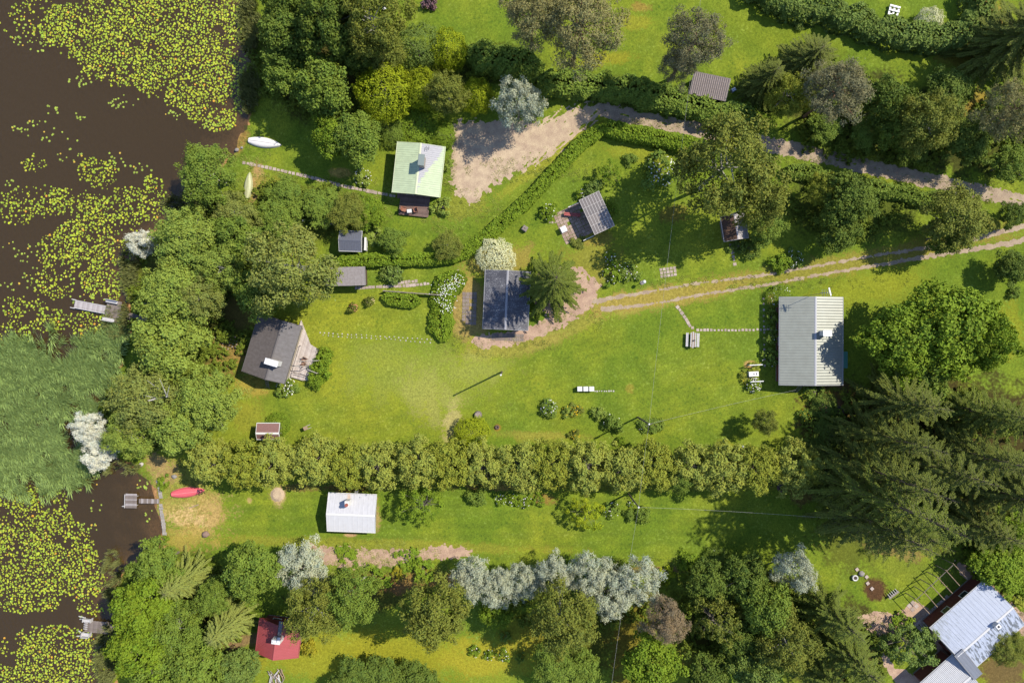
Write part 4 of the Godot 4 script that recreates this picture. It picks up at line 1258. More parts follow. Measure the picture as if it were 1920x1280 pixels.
func canopy() -> void:
	var f := frame([1086, 375], [1122.6, 358.3], [1115, 440], 2.4)
	var o := thing("panel_canopy", "sloping canopy of brown-grey panels with pale joints over the terrace", "canopy", f.c, f.turn)
	var x: float = f.w * 0.5
	var z: float = f.d * 0.5
	var pm := [flat_mat("canopy_panel_a", lin(0.161, 0.14, 0.133), 0.6, 0.0, 0.22, 0.3), flat_mat("canopy_panel_b", lin(0.182, 0.158, 0.147), 0.6, 0.0, 0.22, 0.3), flat_mat("canopy_panel_c", lin(0.147, 0.13, 0.126), 0.6, 0.0, 0.22, 0.3)]
	var tilt := 0.09
	var b := Basis(Vector3.BACK, tilt)
	for i in 7:
		for j in 4:
			var p := part(o, "roof_panel", box_mesh(Vector3(f.w / 7.0 - 0.05, 0.04, f.d / 4.0 - 0.05)), pm[(i * 3 + j * 2) % 3], b * Vector3(-x + f.w / 7.0 * (i + 0.5), 0.0, -z + f.d / 4.0 * (j + 0.5)) + Vector3(0, 2.4, 0))
			p.rotation.z = tilt
	var jm := flat_mat("pale_joint", lin(0.35, 0.329, 0.308), 0.7)
	for i in 8:
		var p := part(o, "joint_strip", box_mesh(Vector3(0.065, 0.03, f.d + 0.06)), jm, b * Vector3(-x + f.w / 7.0 * i, 0.012, 0) + Vector3(0, 2.4, 0))
		p.rotation.z = tilt
	for j in 5:
		var p := part(o, "cross_strip", box_mesh(Vector3(f.w + 0.06, 0.03, 0.05)), jm, b * Vector3(0, 0.009, -z + f.d / 4.0 * j) + Vector3(0, 2.4, 0))
		p.rotation.z = tilt
	var wm := flat_mat("grey_boards", lin(0.21, 0.196, 0.182), 0.85, 0.0, 0.3)
	for s in [-1.0, 1.0]:
		for e in [-1.0, 0.0, 1.0]:
			part(o, "post", box_mesh(Vector3(0.1, 2.28 + s * 0.09, 0.1)), wm, Vector3(s * (x - 0.15), 1.14 + s * 0.045, e * (z - 0.15)))
	part(o, "back_wall", box_mesh(Vector3(0.08, 2.2, f.d - 0.5)), wm, Vector3(x - 0.05, 1.1, 0))
	for s in [-1.0, 1.0]:
		part(o, "side_rail", box_mesh(Vector3(1.5, 0.08, 0.08)), flat_mat("white_paint", lin(0.504, 0.504, 0.49), 0.5), Vector3(-x - 0.7, 1.0, s * (z - 0.05)))
		part(o, "rail_post", box_mesh(Vector3(0.08, 0.95, 0.08)), wm, Vector3(-x - 1.4, 0.475, s * (z - 0.05)))

func docks() -> void:
	var wm := [flat_mat("dock_plank_a", lin(0.42, 0.385, 0.385), 0.85, 0.0, 0.3), flat_mat("dock_plank_b", lin(0.37, 0.335, 0.335), 0.85, 0.0, 0.3), flat_mat("dock_plank_c", lin(0.48, 0.445, 0.445), 0.85, 0.0, 0.3)]
	var bm := [flat_mat("brown_dock_a", lin(0.21, 0.171, 0.154), 0.85, 0.0, 0.35), flat_mat("brown_dock_b", lin(0.182, 0.147, 0.13), 0.85, 0.0, 0.35), flat_mat("brown_dock_c", lin(0.238, 0.196, 0.175), 0.85, 0.0, 0.35)]
	var post := flat_mat("grey_post", lin(0.315, 0.294, 0.28), 0.85, 0.0, 0.3)
	var wh := flat_mat("pale_bench_wood", lin(0.434, 0.42, 0.42), 0.75, 0.0, 0.15)
	# long dock
	var t := -0.19
	var o := thing("long_dock", "long grey plank dock with a wide bench platform among lily pads", "dock", at(198, 580) * Vector3(1, 0, 1), t)
	o.position.y = 0.0
	planks(o, "plank", Vector3(-1.95, 0.3, 0.05), 4.1, 0.92, 28, wm, 0.0)
	planks(o, "platform_plank", Vector3(1.1, 0.27, 0.0), 1.9, 2.75, 13, bm, 0.0)
	planks(o, "gangway_plank", Vector3(3.9, 0.24, 0.3), 3.6, 0.95, 24, bm, 0.0)
	for s in [-1.0, 1.0]:
		part(o, "edge_beam", box_mesh(Vector3(4.2, 0.1, 0.08)), wh, Vector3(-1.95, 0.32, 0.05 + s * 0.5))
		part(o, "mooring_pole", box_mesh(Vector3(0.6, 0.08, 0.1)), wh, Vector3(-4.15, 0.36, 0.05 + s * 0.55))
		for k in 4: part(o, "pile", box_mesh(Vector3(0.12, 1.7, 0.12)), post, Vector3(-3.9 + k * 1.9, -0.62, s * 0.42))
		var b := Node3D.new()
		b.name = "bench"
		o.add_child(b, true)
		b.position = Vector3(0.95, 0.29, s * 1.18)
		part(b, "seat", box_mesh(Vector3(1.55, 0.05, 0.36)), wh, Vector3(0, 0.42, 0))
		part(b, "back", box_mesh(Vector3(1.6, 0.3, 0.05)), wh, Vector3(0, 0.7, s * 0.2))
		for e in [-0.65, 0.65]: part(b, "leg", box_mesh(Vector3(0.08, 0.4, 0.34)), post, Vector3(e, 0.2, 0))
	# square dock in the bay
	o = thing("square_dock", "small square grey dock on a narrow gangway in the bay", "dock", at(247, 938) * Vector3(1, 0, 1), -0.02)
	planks(o, "platform_plank", Vector3(0, 0.24, 0), 1.9, 1.5, 13, [bm[2], wm[1], bm[0]], PI / 2)
	planks(o, "gangway_plank", Vector3(2.35, 0.22, 0), 2.7, 0.62, 18, [bm[2], wm[1], bm[0]], 0.0)
	for s in [-1.0, 1.0]:
		for e in [-0.7, 0.7]: part(o, "pile", box_mesh(Vector3(0.1, 1.4, 0.1)), post, Vector3(e, -0.45, s * 0.6))
	part(o, "edge_beam", box_mesh(Vector3(0.07, 0.08, 1.8)), wh, Vector3(-0.83, 0.26, 0.05))
	part(o, "ladder_head", box_mesh(Vector3(0.3, 0.3, 0.08)), wh, Vector3(-1.0, 0.2, 0.72))
	# lower dock with two benches
	o = thing("bench_dock", "brown dock with two white benches and leaning poles", "dock", at(183, 1174) * Vector3(1, 0, 1), -0.1)
	planks(o, "platform_plank", Vector3(0, 0.26, 0), 3.1, 1.55, 21, bm, 0.0)
	planks(o, "gangway_plank", Vector3(2.75, 0.24, 0.05), 2.3, 1.2, 15, bm, 0.0)
	for s in [-1.0, 1.0]:
		var b := Node3D.new()
		b.name = "bench"
		o.add_child(b, true)
		b.position = Vector3(-1.1, 0.28, s * 0.95)
		part(b, "seat", box_mesh(Vector3(0.95, 0.05, 0.45)), wh, Vector3(0, 0.4, 0))
		part(b, "back", box_mesh(Vector3(1.0, 0.3, 0.05)), wh, Vector3(0, 0.68, s * 0.25))
		for e in [-0.5, 0.5]: part(b, "arm", box_mesh(Vector3(0.07, 0.62, 0.5)), wh, Vector3(e, 0.3, 0))
		for k in 2: part(o, "pile", box_mesh(Vector3(0.12, 1.7, 0.12)), post, Vector3(-1.2 + k * 2.2, -0.62, s * 0.6))
		var st := st_new()
		tube(st, Vector3(-1.5, 0.4, s * 1.1), Vector3(-2.4, 0.15, s * 0.75), 0.06, 0.06, 6)
		part(o, "leaning_pole", done(st), wh)
		st = st_new()
		tube(st, Vector3(-1.6, 0.5, s * 1.2), Vector3(-2.35, 0.5, s * 1.3), 0.06, 0.06, 6)
		part(o, "leaning_pole", done(st), wh)
	for k in 4: part(o, "step_board", box_mesh(Vector3(0.5, 0.05, 0.1)), wh, Vector3(-1.45, 0.31, -0.45 + k * 0.27))
	part(o, "side_rail", box_mesh(Vector3(1.4, 0.08, 0.08)), wh, Vector3(2.4, 0.3, 0.66))

# ---------- paving: each slab is a piece of its own
func slab_mats() -> Array:
	return [flat_mat("slab_a", lin(0.42, 0.33, 0.275), 0.9, 0.0, 0.3, 0.8), flat_mat("slab_b", lin(0.36, 0.285, 0.24), 0.9, 0.0, 0.3, 0.8), flat_mat("slab_c", lin(0.47, 0.38, 0.33), 0.9, 0.0, 0.3, 0.8)]

func path_of(label: String, pts: Array, step: float, size: float, seed_: int, jitter := 0.25, white := false) -> Node3D:
	var o := thing("path", label, "path", at(pts[0][0], pts[0][1]), 0.0, "", "structure")
	rng.seed = seed_
	var m := slab_mats()
	if white: m = [flat_mat("white_stone", lin(0.434, 0.399, 0.364), 0.9, 0.0, 0.2)]
	var carry := 0.0
	for i in pts.size() - 1:
		var a := at(pts[i][0], pts[i][1])
		var b := at(pts[i + 1][0], pts[i + 1][1])
		var L := a.distance_to(b)
		var t := carry
		while t < L:
			var p := a.lerp(b, t / L) - o.position
			var s := snappedf(size * rng.randf_range(0.78, 1.12), 0.04)
			part(o, "stone", box_mesh(Vector3(s, 0.06, snappedf(s * rng.randf_range(0.8, 1.1), 0.04))), m[rng.randi() % m.size()], p + Vector3(rng.randf_range(-0.5, 0.5) * jitter * size, 0.01 + 0.008 * rng.randf(), rng.randf_range(-0.5, 0.5) * jitter * size), atan2(-(b - a).z, (b - a).x) + rng.randf_range(-0.12, 0.12))
			t += step * rng.randf_range(0.9, 1.1)
		carry = t - L
	return o

func slab_field(label: String, c: Vector3, turn: float, nx: int, nz: int, size: float, gap: float, miss: float, seed_: int, m: Array = []) -> Node3D:
	var o := thing("paving", label, "paving", c, turn, "", "structure")
	rng.seed = seed_
	if m.is_empty(): m = slab_mats()
	for i in nx:
		for j in nz:
			if rng.randf() < miss: continue
			part(o, "slab", box_mesh(Vector3(size, 0.06, size)), m[rng.randi() % m.size()], Vector3((i - (nx - 1) * 0.5) * (size + gap) + rng.randf_range(-0.02, 0.02), 0.005 + 0.012 * rng.randf(), (j - (nz - 1) * 0.5) * (size + gap) + rng.randf_range(-0.02, 0.02)), rng.randf_range(-0.03, 0.03))
	return o

func paving() -> void:
	path_of("stepping-stone path from the green-roofed cottage down to the lake", [[457, 305], [520, 318], [585, 333], [640, 348], [700, 360], [742, 368]], 0.5, 0.44, 301, 0.1)
	path_of("brick-like stone path from the beige-grey shed past the round bush", [[668, 540], [720, 537], [760, 536], [808, 531]], 0.45, 0.42, 302, 0.12)
	path_of("short second row of stones below the round bush", [[735, 532], [756, 529], [780, 527]], 0.45, 0.36, 303, 0.15)
	path_of("stone path rising along the white-flowered bed", [[815, 529], [826, 523], [840, 515], [858, 508]], 0.42, 0.4, 304, 0.15)
	path_of("upper line of small white stones set in the open lawn", [[600, 624], [660, 627], [700, 629], [760, 633], [812, 637]], 0.62, 0.15, 305, 0.9, true)
	path_of("lower line of small white stones set in the open lawn", [[606, 629], [690, 634], [730, 635], [775, 640], [815, 642]], 0.66, 0.15, 306, 0.9, true)
	path_of("curved stone path running down to the picnic table", [[1271, 576], [1281, 590], [1290, 604], [1296, 614], [1302, 614]], 0.48, 0.42, 307, 0.12)
	path_of("straight stone path from the picnic table to the grey metal cottage", [[1308, 618.5], [1380, 619], [1452, 617]], 0.46, 0.33, 308, 0.25)
	path_of("dotted stone path beside the grey metal cottage's west wall", [[1432, 560], [1433, 620], [1434, 690]], 0.72, 0.26, 309, 0.2)
	path_of("stone path leading to the tiny litter-roofed shed", [[1370, 459], [1375, 478], [1379, 502]], 0.5, 0.38, 310, 0.15)
	path_of("three small stones beside the terrace's upper corner", [[1031, 417], [1042, 417]], 0.34, 0.2, 311, 0.1)
	slab_field("small block of fifteen stone slabs set in the lawn", at(1253, 510), 0.14, 5, 3, 0.36, 0.09, 0.0, 320)
	slab_field("paving slabs on worn turf left of the garage", at(880, 578), -0.02, 4, 9, 0.44, 0.04, 0.16, 321, [flat_mat("brown_slab_a", lin(0.21, 0.164, 0.14), 0.9, 0.0, 0.3), flat_mat("brown_slab_b", lin(0.245, 0.196, 0.161), 0.9, 0.0, 0.3)])
	slab_field("paving slabs in front of the garage", at(952, 632), -0.03, 9, 2, 0.44, 0.03, 0.12, 322, [flat_mat("brown_slab_a", lin(0.21, 0.164, 0.14), 0.9, 0.0, 0.3), flat_mat("brown_slab_b", lin(0.245, 0.196, 0.161), 0.9, 0.0, 0.3)])
	slab_field("sparse grid of pale stones in the worn turf by the shore cottage", at(425, 640), -0.3, 9, 5, 0.19, 0.24, 0.2, 323)
	var tm := [flat_mat("terrace_slab_a", lin(0.36, 0.255, 0.2), 0.9, 0.0, 0.35, 0.7), flat_mat("terrace_slab_b", lin(0.31, 0.215, 0.165), 0.9, 0.0, 0.35, 0.7), flat_mat("terrace_slab_c", lin(0.41, 0.3, 0.24), 0.9, 0.0, 0.35, 0.7)]
	slab_field("terrace of worn brown-pink slabs before the panel canopy", at(1077, 417.5), 0.43, 10, 10, 0.4, 0.035, 0.02, 324, tm)
	slab_field("four pale slabs on the gravel by the pergola", at(1712, 1136), 0.75, 2, 2, 0.5, 0.14, 0.0, 325)
	slab_field("grid of slabs beneath the pergola", at(1752, 1150), 0.73, 12, 3, 0.44, 0.05, 0.03, 326)
	# stones of the bay's edge
	var o := thing("shore_edging", "pale stone edging along the bay beside the square dock", "edging", at(298, 915), 0.0, "", "structure")
	rng.seed = 330
	var m := [flat_mat("edging_a", lin(0.322, 0.294, 0.259), 0.9, 0.0, 0.35), flat_mat("edging_b", lin(0.364, 0.329, 0.294), 0.9, 0.0, 0.35)]
	for q in [[294, 902], [296, 907], [297, 913], [298, 919], [299, 925], [300, 931], [300, 947], [300.5, 953], [301, 959], [302, 965], [303, 970], [304, 976], [305, 982], [305.5, 988], [306, 994], [307, 1000]]:
		part(o, "stone", box_mesh(Vector3(snappedf(rng.randf_range(0.34, 0.56), 0.04), 0.3, snappedf(rng.randf_range(0.36, 0.46), 0.04))), m[rng.randi() % 2], at(q[0], q[1]) - o.position + Vector3(0.1, -0.02, 0), rng.randf_range(-0.2, 0.2))

func boulder(called: String, label: String, px: float, py: float, r: float, m: Material, sd: int, cat := "stone", group := "") -> void:
	rng.seed = sd
	var s := SphereMesh.new()
	s.radius = 1.0
	s.height = 2.0
	s.radial_segments = 9
	s.rings = 5
	var st := SurfaceTool.new()
	st.create_from(s, 0)
	var md := MeshDataTool.new()
	var am := st.commit()
	md.create_from_surface(am, 0)
	var n := FastNoiseLite.new()
	n.seed = sd
	n.frequency = 0.9
	for i in md.get_vertex_count():
		var v := md.get_vertex(i)
		md.set_vertex(i, v * r * (1.0 + 0.45 * n.get_noise_3dv(v)) * Vector3(1, 0.6, 0.85))
	am.clear_surfaces()
	md.commit_to_surface(am)
	st = SurfaceTool.new()
	st.create_from(am, 0)
	st.generate_normals()
	var g := at(px, py)
	var o := part(self, numbered(called), st.commit(), m, Vector3(g.x, ground_y(g.x, g.z) + r * 0.25, g.z))
	tag(o, label, cat, group)

# an upturned rowing boat: stern at a, bow at b
func boat(label: String, a: Array, b: Array, beam: float, m: Material, keel_m: Material) -> void:
	var A := at(a[0], a[1])
	var B := at(b[0], b[1])
	var L := A.distance_to(B)
	var o := thing("rowing_boat", label, "boat", (A + B) * 0.5, atan2(-(B - A).z, (B - A).x))
	o.position.y = ground_y(o.position.x, o.position.z) + 0.01
	var st := SurfaceTool.new()
	st.begin(Mesh.PRIMITIVE_TRIANGLES)
	st.set_smooth_group(0)
	var rings := []
	for i in 15:
		var t := i / 14.0
		var half := beam * 0.5 * pow(sin(PI * clampf(0.13 + 0.87 * t, 0, 1)), 0.72)
		if i == 14: half = 0.015
		var hgt: float = 0.46 * (0.8 + 0.2 * sin(PI * t)) * (1.0 if i < 12 else [0.9, 0.74, 0.5][i - 12])
		var r := []
		for j in 13:
			var th := PI * j / 12.0
			r.append(Vector3(-L * 0.5 + L * t, 0.03 + hgt * pow(maxf(sin(th), 0.0), 0.75) + 0.1 * pow(t, 3.0) * 0.0, half * signf(cos(th)) * pow(absf(cos(th)), 0.8)))
		rings.append(r)
	for i in 14:
		for j in 12: quad(st, rings[i][j], rings[i][j + 1], rings[i + 1][j + 1], rings[i + 1][j])
	st.generate_normals()
	part(o, "hull", st.commit(), m)
	var s2 := st_new()
	for i in 13:
		var p: Vector3 = rings[i][6]
		var q: Vector3 = rings[i + 1][6]
		box(s2, (p + q) * 0.5 + Vector3(0, 0.02, 0), Vector3(L / 14.0 + 0.02, 0.05, 0.045))
	part(o, "keel", done(s2), keel_m)
	s2 = st_new()
	for j in 11: tri(s2, rings[0][0], rings[0][j + 1], rings[0][j + 2])
	part(o, "transom", done(s2), flat_mat("dark_transom", lin(0.042, 0.035, 0.035), 0.6))
	for s in [0, 12]:
		s2 = st_new()
		for i in 14:
			tube(s2, rings[i][s] + Vector3(0, 0.01, 0), rings[i + 1][s] + Vector3(0, 0.01, 0), 0.03, 0.03, 4)
		part(o, "gunwale", done(s2), keel_m)

func chair(label: String, c: Vector3, turn: float, m: Material, group: String) -> void:
	var o := thing("garden_chair", label, "chair", c, turn, group)
	part(o, "seat", box_mesh(Vector3(0.5, 0.05, 0.5)), m, Vector3(0, 0.42, 0))
	var b := part(o, "backrest", box_mesh(Vector3(0.5, 0.55, 0.05)), m, Vector3(0, 0.72, -0.28))
	b.rotation.x = -0.25
	for s in [-1.0, 1.0]:
		part(o, "armrest", box_mesh(Vector3(0.06, 0.04, 0.5)), m, Vector3(s * 0.29, 0.62, 0))
		for e in [-1.0, 1.0]: part(o, "leg", box_mesh(Vector3(0.05, 0.6, 0.05)), m, Vector3(s * 0.29, 0.3, e * 0.21))

func table(called: String, label: String, c: Vector3, turn: float, w: float, d: float, h: float, m: Material, boards := 1) -> Node3D:
	var o := thing(called, label, "table", c, turn)
	for i in boards:
		part(o, "table_top" if boards == 1 else "top_board", box_mesh(Vector3(w / boards - (0.0 if boards == 1 else 0.015), 0.04, d)), m, Vector3(-w * 0.5 + w / boards * (i + 0.5), h, 0))
	for s in [-1.0, 1.0]:
		for e in [-1.0, 1.0]: part(o, "leg", box_mesh(Vector3(0.06, h - 0.02, 0.06)), m, Vector3(s * (w * 0.5 - 0.06), (h - 0.02) * 0.5, e * (d * 0.5 - 0.06)))
	return o

func furniture() -> void:
	var white := flat_mat("white_paint", lin(0.504, 0.504, 0.49), 0.5)
	var pale := flat_mat("pale_bench_wood", lin(0.434, 0.42, 0.42), 0.75, 0.0, 0.15)
	var wood := flat_mat("weathered_wood", lin(0.252, 0.21, 0.175), 0.85, 0.0, 0.35)
	var tanned := flat_mat("tan_wood", lin(0.308, 0.217, 0.14), 0.8, 0.0, 0.25)
	var black := flat_mat("black_metal", lin(0.021, 0.021, 0.021), 0.5)
	var stone := flat_mat("grey_stone", lin(0.294, 0.273, 0.252), 0.9, 0.0, 0.35, 0.9)
	boat("white upturned rowing boat on the grass at the lake edge", [467, 263.5], [527.6, 272.5], 1.35, flat_mat("white_hull", lin(0.62, 0.6, 0.59), 0.45, 0.0, 0.1), flat_mat("white_keel", lin(0.42, 0.399, 0.385), 0.6))
	boat("pale yellow-green upturned boat beside the shore bushes", [463.5, 372], [468.5, 323], 1.05, flat_mat("yellow_hull", lin(0.392, 0.406, 0.224), 0.5, 0.0, 0.18), flat_mat("yellow_keel", lin(0.28, 0.287, 0.168), 0.6))
	boat("red upturned rowing boat beside the bay", [323, 926], [384, 918.4], 1.3, flat_mat("red_hull", lin(0.6, 0.1, 0.12), 0.5, 0.0, 0.15), flat_mat("pink_keel", lin(0.62, 0.22, 0.22), 0.6))
	boulder("shore_stone", "larger of two pale stones at the waterline below the white boat", 444, 281, 0.3, stone, 401, "stone", "stones at the waterline")
	boulder("shore_stone", "small pale stone at the waterline nearest the white boat", 453, 277, 0.2, stone, 402, "stone", "stones at the waterline")
	boulder("shore_stone", "white stone on bare soil above the bay", 265, 870, 0.3, flat_mat("white_stone", lin(0.434, 0.399, 0.364), 0.9, 0.0, 0.2), 403)
	boulder("shore_stone", "brown rounded stone on dry turf below the red boat", 386, 1001, 0.5, flat_mat("brown_stone", lin(0.252, 0.168, 0.133), 0.9, 0.0, 0.3), 404)
	boulder("shore_stone", "grey stone in the grass north-west of the red boat", 327, 893, 0.35, stone, 405)
	tag(part(self, numbered("loose_plank"), box_mesh(Vector3(1.35, 0.05, 0.16)), tanned, at(363, 949) + Vector3(0, 0.04, 0), 0.36), "single tan plank lying on the turf below the red boat", "plank")
	# deck furniture of the green-roofed cottage
	var brown := flat_mat("reddish_chair", lin(0.21, 0.084, 0.049), 0.7)
	chair("reddish-brown chair left of the small white deck table", at(758, 393, 0.5) * Vector3(1, 0, 1) + Vector3(0, 0.38, 0), 1.3, brown, "chairs on the brown deck")
	chair("reddish-brown chair right of the small white deck table", at(779, 394, 0.5) * Vector3(1, 0, 1) + Vector3(0, 0.38, 0), -1.3, brown, "chairs on the brown deck")
	table("deck_table", "small white table on the brown deck", at(767, 395, 1.1) * Vector3(1, 0, 1) + Vector3(0, 0.378, 0), 0.1, 0.6, 0.45, 0.6, white)
	var tanc := flat_mat("tan_wicker", lin(0.238, 0.14, 0.091), 0.8)
	chair("upper tan chair on the pale deck", at(571, 674, 0.7) * Vector3(1, 0, 1) + Vector3(0, 0.328, 0), -0.4, tanc, "chairs on the pale deck")
	chair("lower tan chair on the pale deck", at(569, 682.5, 0.7) * Vector3(1, 0, 1) + Vector3(0, 0.328, 0), -2.4, tanc, "chairs on the pale deck")
	# terrace
	var rb := thing("red_bench", "long red plank bench on the slab terrace", "bench", at(1073, 402, 0.45) * Vector3(1, 0, 1) + Vector3(0, 0.045, 0), -0.1)
	var redw := flat_mat("red_bench_paint", lin(0.28, 0.049, 0.042), 0.6, 0.0, 0.15)
	for i in 2: part(rb, "seat_board", box_mesh(Vector3(2.15, 0.05, 0.2)), redw, Vector3(0, 0.45, -0.11 + 0.22 * i))
	for s in [-0.85, 0.85]: part(rb, "leg", box_mesh(Vector3(0.08, 0.42, 0.4)), redw, Vector3(s, 0.21, 0))
	table("white_table", "square white table at the edge of the slab terrace", at(1057, 429.5, 0.75) * Vector3(1, 0, 1) + Vector3(0, 0.04, 0), 0.43, 0.78, 0.78, 0.72, white)
	var wc := thing("concrete_cover", "grey square concrete block with a handle on the upper lawn", "well cover", at(984, 428, 0.5) * Vector3(1, 0, 1), -0.55)
	part(wc, "block", box_mesh(Vector3(0.68, 0.55, 0.68)), stone, Vector3(0, 0.275, 0))
	part(wc, "lid", box_mesh(Vector3(0.6, 0.06, 0.6)), wood, Vector3(0, 0.58, 0))
	part(wc, "handle", box_mesh(Vector3(0.22, 0.06, 0.05)), black, Vector3(0, 0.64, 0))
	# picnic table
	var pt := thing("picnic_table", "pale wooden picnic table with benches on the lawn", "picnic table", at(1300, 637, 0.7) * Vector3(1, 0, 1), -0.04)
	for i in 5: part(pt, "top_board", box_mesh(Vector3(0.135, 0.04, 2.1 if i in [1, 2] else 1.85)), [pale, tanned, pale, tanned, pale][i], Vector3(-0.3 + i * 0.15, 0.74, 0))
	for s in [-1.0, 1.0]:
		for k in 2: part(pt, "seat_board", box_mesh(Vector3(0.16, 0.04, 1.8)), pale, Vector3(s * (0.62 + k * 0.18), 0.44, 0))
		for e in [-0.7, 0.7]:
			var l := part(pt, "leg", box_mesh(Vector3(0.08, 0.95, 0.05)), wood, Vector3(s * 0.42, 0.4, e))
			l.rotation.z = s * 0.5
	for e in [-0.7, 0.7]: part(pt, "cross_bar", box_mesh(Vector3(1.65, 0.08, 0.05)), wood, Vector3(0, 0.38, e + 0.055))
	tag(part(self, numbered("iron_pot"), box_mesh(Vector3(0.28, 0.16, 0.18)), black, at(1302, 638, 0.85) * Vector3(1, 0, 1) + Vector3(0, 0.84, 0), 0.3), "small dark pot standing on the picnic table", "pot")
	# three white boxes
	for i in 3:
		var x: float = [1087.3, 1098.6, 1109.6][i]
		var o := thing("white_hive", ["left", "middle", "right"][i] + " one of three white lidded boxes on the lawn", "box", at(x, 729, 0.75) * Vector3(1, 0, 1), 0.02, "white boxes in a row")
		part(o, "body", box_mesh(Vector3(0.56, 0.6, 0.56)), pale, Vector3(0, 0.4, 0))
		part(o, "lid", box_mesh(Vector3(0.64, 0.06, 0.62)), white, Vector3(0, 0.73, 0))
		for s in [-1.0, 1.0]: part(o, "foot", box_mesh(Vector3(0.08, 0.1, 0.5)), wood, Vector3(s * 0.2, 0.05, 0))
	path_of("low line of pale stones right of the three white boxes", [[1116, 733], [1154, 733]], 0.3, 0.18, 312, 0.3, true)
	# west garden of the grey metal cottage
	var gb := thing("white_cabinet", "white box with two dark handles between white rails", "cabinet", at(1414, 701, 0.8) * Vector3(1, 0, 1), 0.06)
	part(gb, "body", box_mesh(Vector3(1.2, 0.75, 0.6)), white, Vector3(0, 0.375, 0))
	part(gb, "lid", box_mesh(Vector3(1.26, 0.05, 0.64)), white, Vector3(0, 0.776, 0))
	for k in 2: part(gb, "handle", box_mesh(Vector3(0.06, 0.06, 0.3)), black, Vector3(0.02 + 0.34 * k, 0.83, 0))
	for q in [[1418, 684, "upper"], [1420, 715, "lower"]]:
		var o := thing("white_rail", "%s white rail on two posts in the flower bed" % q[2], "rail", at(q[0], q[1], 1.3) * Vector3(1, 0, 1), 0.05, "white garden rails")
		part(o, "rail", box_mesh(Vector3(1.7, 0.09, 0.12)), white, Vector3(0, 1.3, 0))
		for s in [-0.7, 0.7]: part(o, "post", box_mesh(Vector3(0.08, 1.26, 0.08)), white, Vector3(s, 0.62, 0))
	# bird table, stump, small fire rings
	var bt := thing("bird_table", "small wooden stand with a board near the brown-roofed shed", "stand", at(576, 801, 0.7) * Vector3(1, 0, 1), 0.4)
	part(bt, "board", box_mesh(Vector3(0.55, 0.05, 0.5)), tanned, Vector3(-0.2, 0.95, 0))
	for s in [-1.0, 1.0]:
		for e in [-1.0, 1.0]: part(bt, "leg", box_mesh(Vector3(0.05, 0.94, 0.05)), wood, Vector3(-0.2 + s * 0.22, 0.46, e * 0.2))
		part(bt, "arm", box_mesh(Vector3(0.5, 0.05, 0.05)), pale, Vector3(0.25, 0.8, s * 0.2))
	var su := thing("tree_stump", "pale cut tree stump on the lawn above the tree row", "stump", at(896, 778, 0.4) * Vector3(1, 0, 1))
	var st := st_new()
	tube(st, Vector3(0, -0.1, 0), Vector3(0, 0.42, 0), 0.56, 0.44, 14)
	part(su, "bark", done(st), bark("grey"))
	st = st_new()
	tube(st, Vector3(0, 0.421, 0), Vector3(0, 0.435, 0), 0.41, 0.4, 14)
	part(su, "cut_face", done(st), flat_mat("cut_wood", lin(0.322, 0.259, 0.231), 0.9, 0.0, 0.4))
	for q in [[932, 801, 0.2, "small dark stump in a yellowed ring below the pale stump"], [1467, 914, 0.55, "dark round fire ring at the end of the tree row"], [1571, 773, 0.8, "round rusty fire bowl under the spruces"]]:
		var o := thing("fire_ring", q[3], "fire ring", at(q[0], q[1], 0.2) * Vector3(1, 0, 1))
		st = st_new()
		for k in 12: tube(st, Vector3(cos(TAU * k / 12.0), 0, sin(TAU * k / 12.0)) * q[2] + Vector3(0, 0.12, 0), Vector3(cos(TAU * (k + 1) / 12.0), 0, sin(TAU * (k + 1) / 12.0)) * q[2] + Vector3(0, 0.12, 0), 0.12, 0.12, 6)
		part(o, "ring", done(st), flat_mat("rusty_iron", lin(0.14, 0.091, 0.077), 0.9, 0.0, 0.4))
		st = st_new()
		tube(st, Vector3(0, 0.0, 0), Vector3(0, 0.07, 0), q[2], q[2] * 0.9, 12)
		part(o, "ash", done(st), flat_mat("ash", lin(0.098, 0.077, 0.07), 0.95, 0.0, 0.5))
	var ds := thing("dug_mound", "round mound of bare sand on the long lawn", "mound", at(520, 927))
	st = st_new()
	tube(st, Vector3(0, 0.0, 0), Vector3(0, 0.16, 0), 0.95, 0.6, 11)
	part(ds, "heap", done(st), dirt_mat("sandy_soil", lin(0.5, 0.395, 0.285)))
	tag(part(self, numbered("bucket"), cyl(0.2, 0.25, 0.4), flat_mat("pale_bucket", lin(0.42, 0.434, 0.462), 0.5), at(1394, 839, 0.3) * Vector3(1, 0, 1) + Vector3(0, 0.2, 0)), "pale bucket standing on the lawn at the tree row", "bucket")
	tag(part(self, numbered("blue_lid_box"), box_mesh(Vector3(0.55, 0.5, 0.42)), flat_mat("pale_blue_lid", lin(0.245, 0.294, 0.385), 0.5), at(1376.5, 167.5, 0.5) * Vector3(1, 0, 1) + Vector3(0, 0.25, 0), 0.5), "small pale blue box beside the corrugated shed", "box")
	# globe lamp
	var lp := thing("garden_lamp", "white globe garden lamp on a white post beside the track", "lamp", at(1204, 530))
	st = st_new()
	tube(st, Vector3(0, 0, 0), Vector3(0, 1.3, 0), 0.05, 0.04, 8)
	part(lp, "post", done(st), white)
	var sp := SphereMesh.new()
	sp.radius = 0.24
	sp.height = 0.48
	part(lp, "globe", sp, white, Vector3(0, 1.5, 0))
	st = st_new()
	tube(st, Vector3(0, 0, 0), Vector3(0, 0.12, 0), 0.3, 0.26, 10)
	part(lp, "base", done(st), stone)
	# rail fence by the bed
	var rf := thing("board_fence", "low pale board fence above the clipped rose bed", "fence", at(772, 549, 0.9) * Vector3(1, 0, 1), -0.075)
	part(rf, "top_rail", box_mesh(Vector3(7.6, 0.06, 0.11)), wood, Vector3(0, 0.93, 0))
